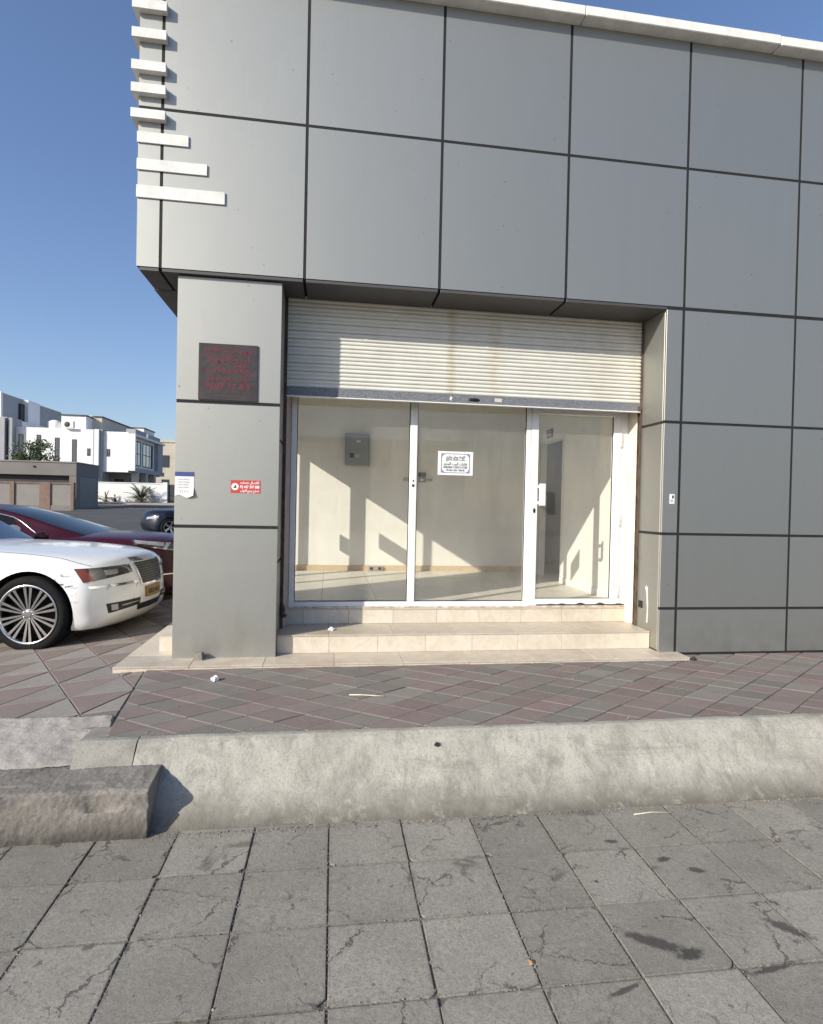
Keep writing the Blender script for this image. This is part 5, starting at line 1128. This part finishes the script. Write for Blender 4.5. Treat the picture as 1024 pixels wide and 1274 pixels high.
for i, (a, b) in enumerate(((-6.2, -4.55), (-4.3, -2.35), (-2.1, -0.62), (0.02, 1.25))):
    box('wall_panel', 'taupe_panel', fw, a, b, 0.05, 0.2, 0.251, 1.62); box('panel_cap', 'brown_post', fw, a-0.02, b+0.02, 0.0, 0.25, 1.621, 1.72)
for a, b in ((-4.55, -4.3), (-2.35, -2.1), (-0.62, -0.1), (-0.1, 0.02), (1.25, 1.42)): box('post', 'brown_post', fw, a+0.001, b-0.001, -0.03, 0.28, 0.0, 1.74)

# foliage: many small leaf faces
M['leaf_dark'] = surf('leaf_green', (0.035, 0.060, 0.018), (0.075, 0.105, 0.035), 3, 0.6, 0)
M['leaf_palm'] = surf('leaf_palm', (0.06, 0.075, 0.035), (0.12, 0.13, 0.07), 3, 0.6, 0)
M['leaf_dry'] = surf('leaf_dry', (0.16, 0.11, 0.07), (0.10, 0.09, 0.05), 3, 0.7, 0)
M['bark'] = surf('bark', (0.10, 0.075, 0.055), (0.15, 0.115, 0.085), 6, 0.9, 0.5, 30)
def leaf(m, p, d, n, l, w_):
    s = d.cross(n).normalized()*w_; m.add([p, p+d*l*0.45+s, p+d*l, p+d*l*0.45-s], [(0, 1, 2, 3)])
def rv(r): 
    while True:
        v = Vector((r.uniform(-1, 1), r.uniform(-1, 1), r.uniform(-1, 1)))
        if 0.05 < v.length < 1: return v.normalized()
def bushy_tree(label, loc, h, rad, seed, trunk=0.9, leafn=2600, name='bushy_tree'):
    r = random.Random(seed); t = thing(name, label, 'tree', loc)
    tb = MB(); tips = []
    tb.tube([(0, 0, -0.1), (0.05, 0.02, trunk*0.5), (0.0, 0.05, trunk)], 0.1, 8, radii=[0.13, 0.11, 0.09])
    for k in range(9):
        d = Vector((math.cos(k*2.4), math.sin(k*2.4), r.uniform(0.2, 1.2))).normalized(); L = r.uniform(0.45, 0.85)*rad
        a = Vector((0, 0.05, trunk)); b = a+d*L*0.5+Vector((0, 0, 0.15)); c = a+d*L+Vector((0, 0, h*0.25)); tb.tube([a, b, c], 0.04, 6, radii=[0.06, 0.04, 0.015]); tips += [b, c]
    tb.build('trunk', 'bark', t); m = MB()
    cl = [Vector((r.uniform(-1, 1)*rad*0.8, r.uniform(-1, 1)*rad*0.7, trunk+r.uniform(0.0, 1.0)*(h-trunk-0.3))) for _ in range(26)]+tips
    for k in range(leafn):
        c = r.choice(cl); o = rv(r)*r.random()**0.5*rad*0.34; p = c+o
        e = (p.x/rad)**2+(p.y/rad)**2+((p.z-trunk-(h-trunk)*0.45)/((h-trunk)*0.6))**2
        if e > 1.15: continue
        leaf(m, p, (rv(r)+Vector((0, 0, -0.2))).normalized(), rv(r), r.uniform(0.12, 0.24), 0.045)
    m.build('crown', 'leaf_dark', t); return t
bushy_tree('round leafy green tree rising behind the garage roof', (-21.1, 42.5, 0.85), 5.0, 1.75, 3, trunk=1.6, leafn=4200)
def palm(label, loc, n, L, seed, mat='leaf_palm', name='palm_shrub', up=0.6):
    r = random.Random(seed); t = thing(name, label, 'plant', loc); b = MB(); b.tube([(0, 0, -0.05), (0, 0, 0.25)], 0.12, 8); b.build('stem', 'bark', t); m = MB()
    for k in range(n):
        a = k*2.399+r.uniform(-.2, .2); el = r.uniform(0.25, 1.35)*up/0.6; pts = []
        d = Vector((math.cos(a)*math.cos(el), math.sin(a)*math.cos(el), math.sin(el))); l = L*r.uniform(0.75, 1.1); p = Vector((0, 0, 0.2))
        for s in range(9): pts.append(p.copy()); p += d*l/8; d = (d+Vector((0, 0, -0.13))).normalized()
        m.tube(pts, 0.012, 4, caps=False)
        for s in range(2, 9):
            dd = (pts[min(s+1, 8)]-pts[s-1]).normalized(); sd_ = dd.cross(Vector((0, 0, 1))).normalized()
            for q in (-1, 1):
                for e in (0.0, 0.5):
                    leaf(m, pts[s]-dd*e*l/8, (dd*0.75+sd_*q*0.7+Vector((0, 0, 0.15))).normalized(), Vector((0, 0, 1)), l*0.26*(1-0.06*s), 0.022)
    m.build('fronds', mat, t); return t
palm('spiky palm shrub growing against the white boundary wall', (-14.6, 47.3, ground_z(0, 47.3)+0.1), 40, 1.6, 5)
palm('small dry reddish shrub by the white boundary wall', (-17.5, 47.4, ground_z(0, 47.4)+0.1), 12, 0.75, 6, 'leaf_dry', 'dry_shrub', 0.75)
palm('small dark green shrub at the garage end of the white wall', (-18.35, 47.4, ground_z(0, 47.4)+0.1), 12, 0.7, 7, 'leaf_dark', 'low_shrub', 0.75)
palm('small green shrub between the dry shrub and the palm', (-16.75, 47.4, ground_z(0, 47.4)+0.1), 10, 0.55, 8, 'leaf_dark', 'low_shrub', 0.75)

oh = thing('beige_house', 'plain beige house across the street, mirrored faintly in the shop glass', 'house', (4, -38, -0.45))
box('wall', 'villa_beige', oh, -9, 8, -8, 0, 0, 6.2); box('parapet', 'villa_white', oh, -9.1, 8.1, -8.1, 0.1, 6.201, 6.9)
for xx in (-7, -3.4, 0.2, 3.8):
    for zz in (0.9, 3.9):
        f = MB().box(xx, xx+1.6, 0.0, 0.06, zz, zz+1.7).build('window', 'villa_white', oh); box('pane', 'house_glass', f, xx+0.08, xx+1.52, 0.0605, 0.07, zz+0.08, zz+1.62)

for x_, y_, z_, r_, h_ in ((-23.9, 52.5, 7.43, 0.55, 1.0), (-18.0, 55.0, 7.31, 0.45, 0.8)):
    m = MB(); m.lathe([(0.0, h_+0.12), (r_*0.5, h_+0.1), (r_, h_*0.92), (r_*0.97, h_*0.5), (r_, h_*0.1), (r_*0.95, 0.0), (0.0, 0.0)], 20, axis='z'); m.build('water_tank', 'villa_white', vl, (x_+20, y_-52, z_-1.0))
for x_, z_ in ((-24.2, 3.9), (-21.5, 7.45)):
    a_ = box('air_conditioner', 'villa_white', vl, x_+20, x_+20.8, -3.35, -3.002, z_-1.0, z_-0.4, 0.01); m = MB(); m.lathe([(0.0, -0.01), (0.22, -0.01), (0.24, 0.0)], 16); m.build('fan_grille', 'dark_trim', a_, (x_+20.3, -3.352, z_-0.7))

# loose grit swept along the kerb foot, in the joints and over the pavers
def grit(name, label, n, place, seed, mat):
    r = random.Random(seed); m = MB()
    for _ in range(n):
        x, y, z = place(r); a = r.uniform(0.0012, 0.0042)*(2.0 if r.random() > 0.96 else 1.0); q = r.uniform(0, 6.28); b = a*r.uniform(0.5, 1.0)
        m.add([(x+a*math.cos(q), y+a*math.sin(q), z+b*0.3), (x+b*math.cos(q+2), y+b*math.sin(q+2), z+b*0.2), (x+a*math.cos(q+4), y+a*math.sin(q+4), z+b*0.35), (x, y, z+b*1.2), (x, y, z-b*0.3)], [(0, 1, 3), (1, 2, 3), (2, 0, 3), (1, 0, 4), (2, 1, 4), (0, 2, 4)])
    return tag(m.build(name, mat), label, 'grit', kind='stuff')
M['grit'] = surf('grit', (0.16, 0.135, 0.105), (0.34, 0.30, 0.25), 60, 0.95, 0)
grit('grit', 'fine sandy grit gathered along the foot of the sloping kerb', 5200, lambda r: (r.uniform(-1.2, 6.0), -1.985-abs(r.gauss(0, 0.022))-(0.03 if False else 0.0), ZL+0.003), 11, 'grit')
def in_joint(r):
    i = r.randrange(-3, 13); j = r.randrange(-1, 4)
    if r.random() < 0.5: u, v = i*T+r.gauss(0, 0.006), -(j+r.random())*T
    else: u, v = (i+r.random())*T, -j*T+r.gauss(0, 0.006)
    return (0.300+u*math.cos(ROT)-v*math.sin(ROT), -2.339+u*math.sin(ROT)+v*math.cos(ROT), ZL+0.0005)
grit('grit', 'sandy grit lying in the joints of the grey slabs', 6000, in_joint, 12, 'grit')
grit('grit', 'scattered grit on the rhombus pavers before the steps', 1600, lambda r: (r.uniform(0.2, 6.4), r.choice((-1.6+abs(r.gauss(0, 0.05)), r.uniform(-1.55, -0.22))), 0.002), 13, 'grit')
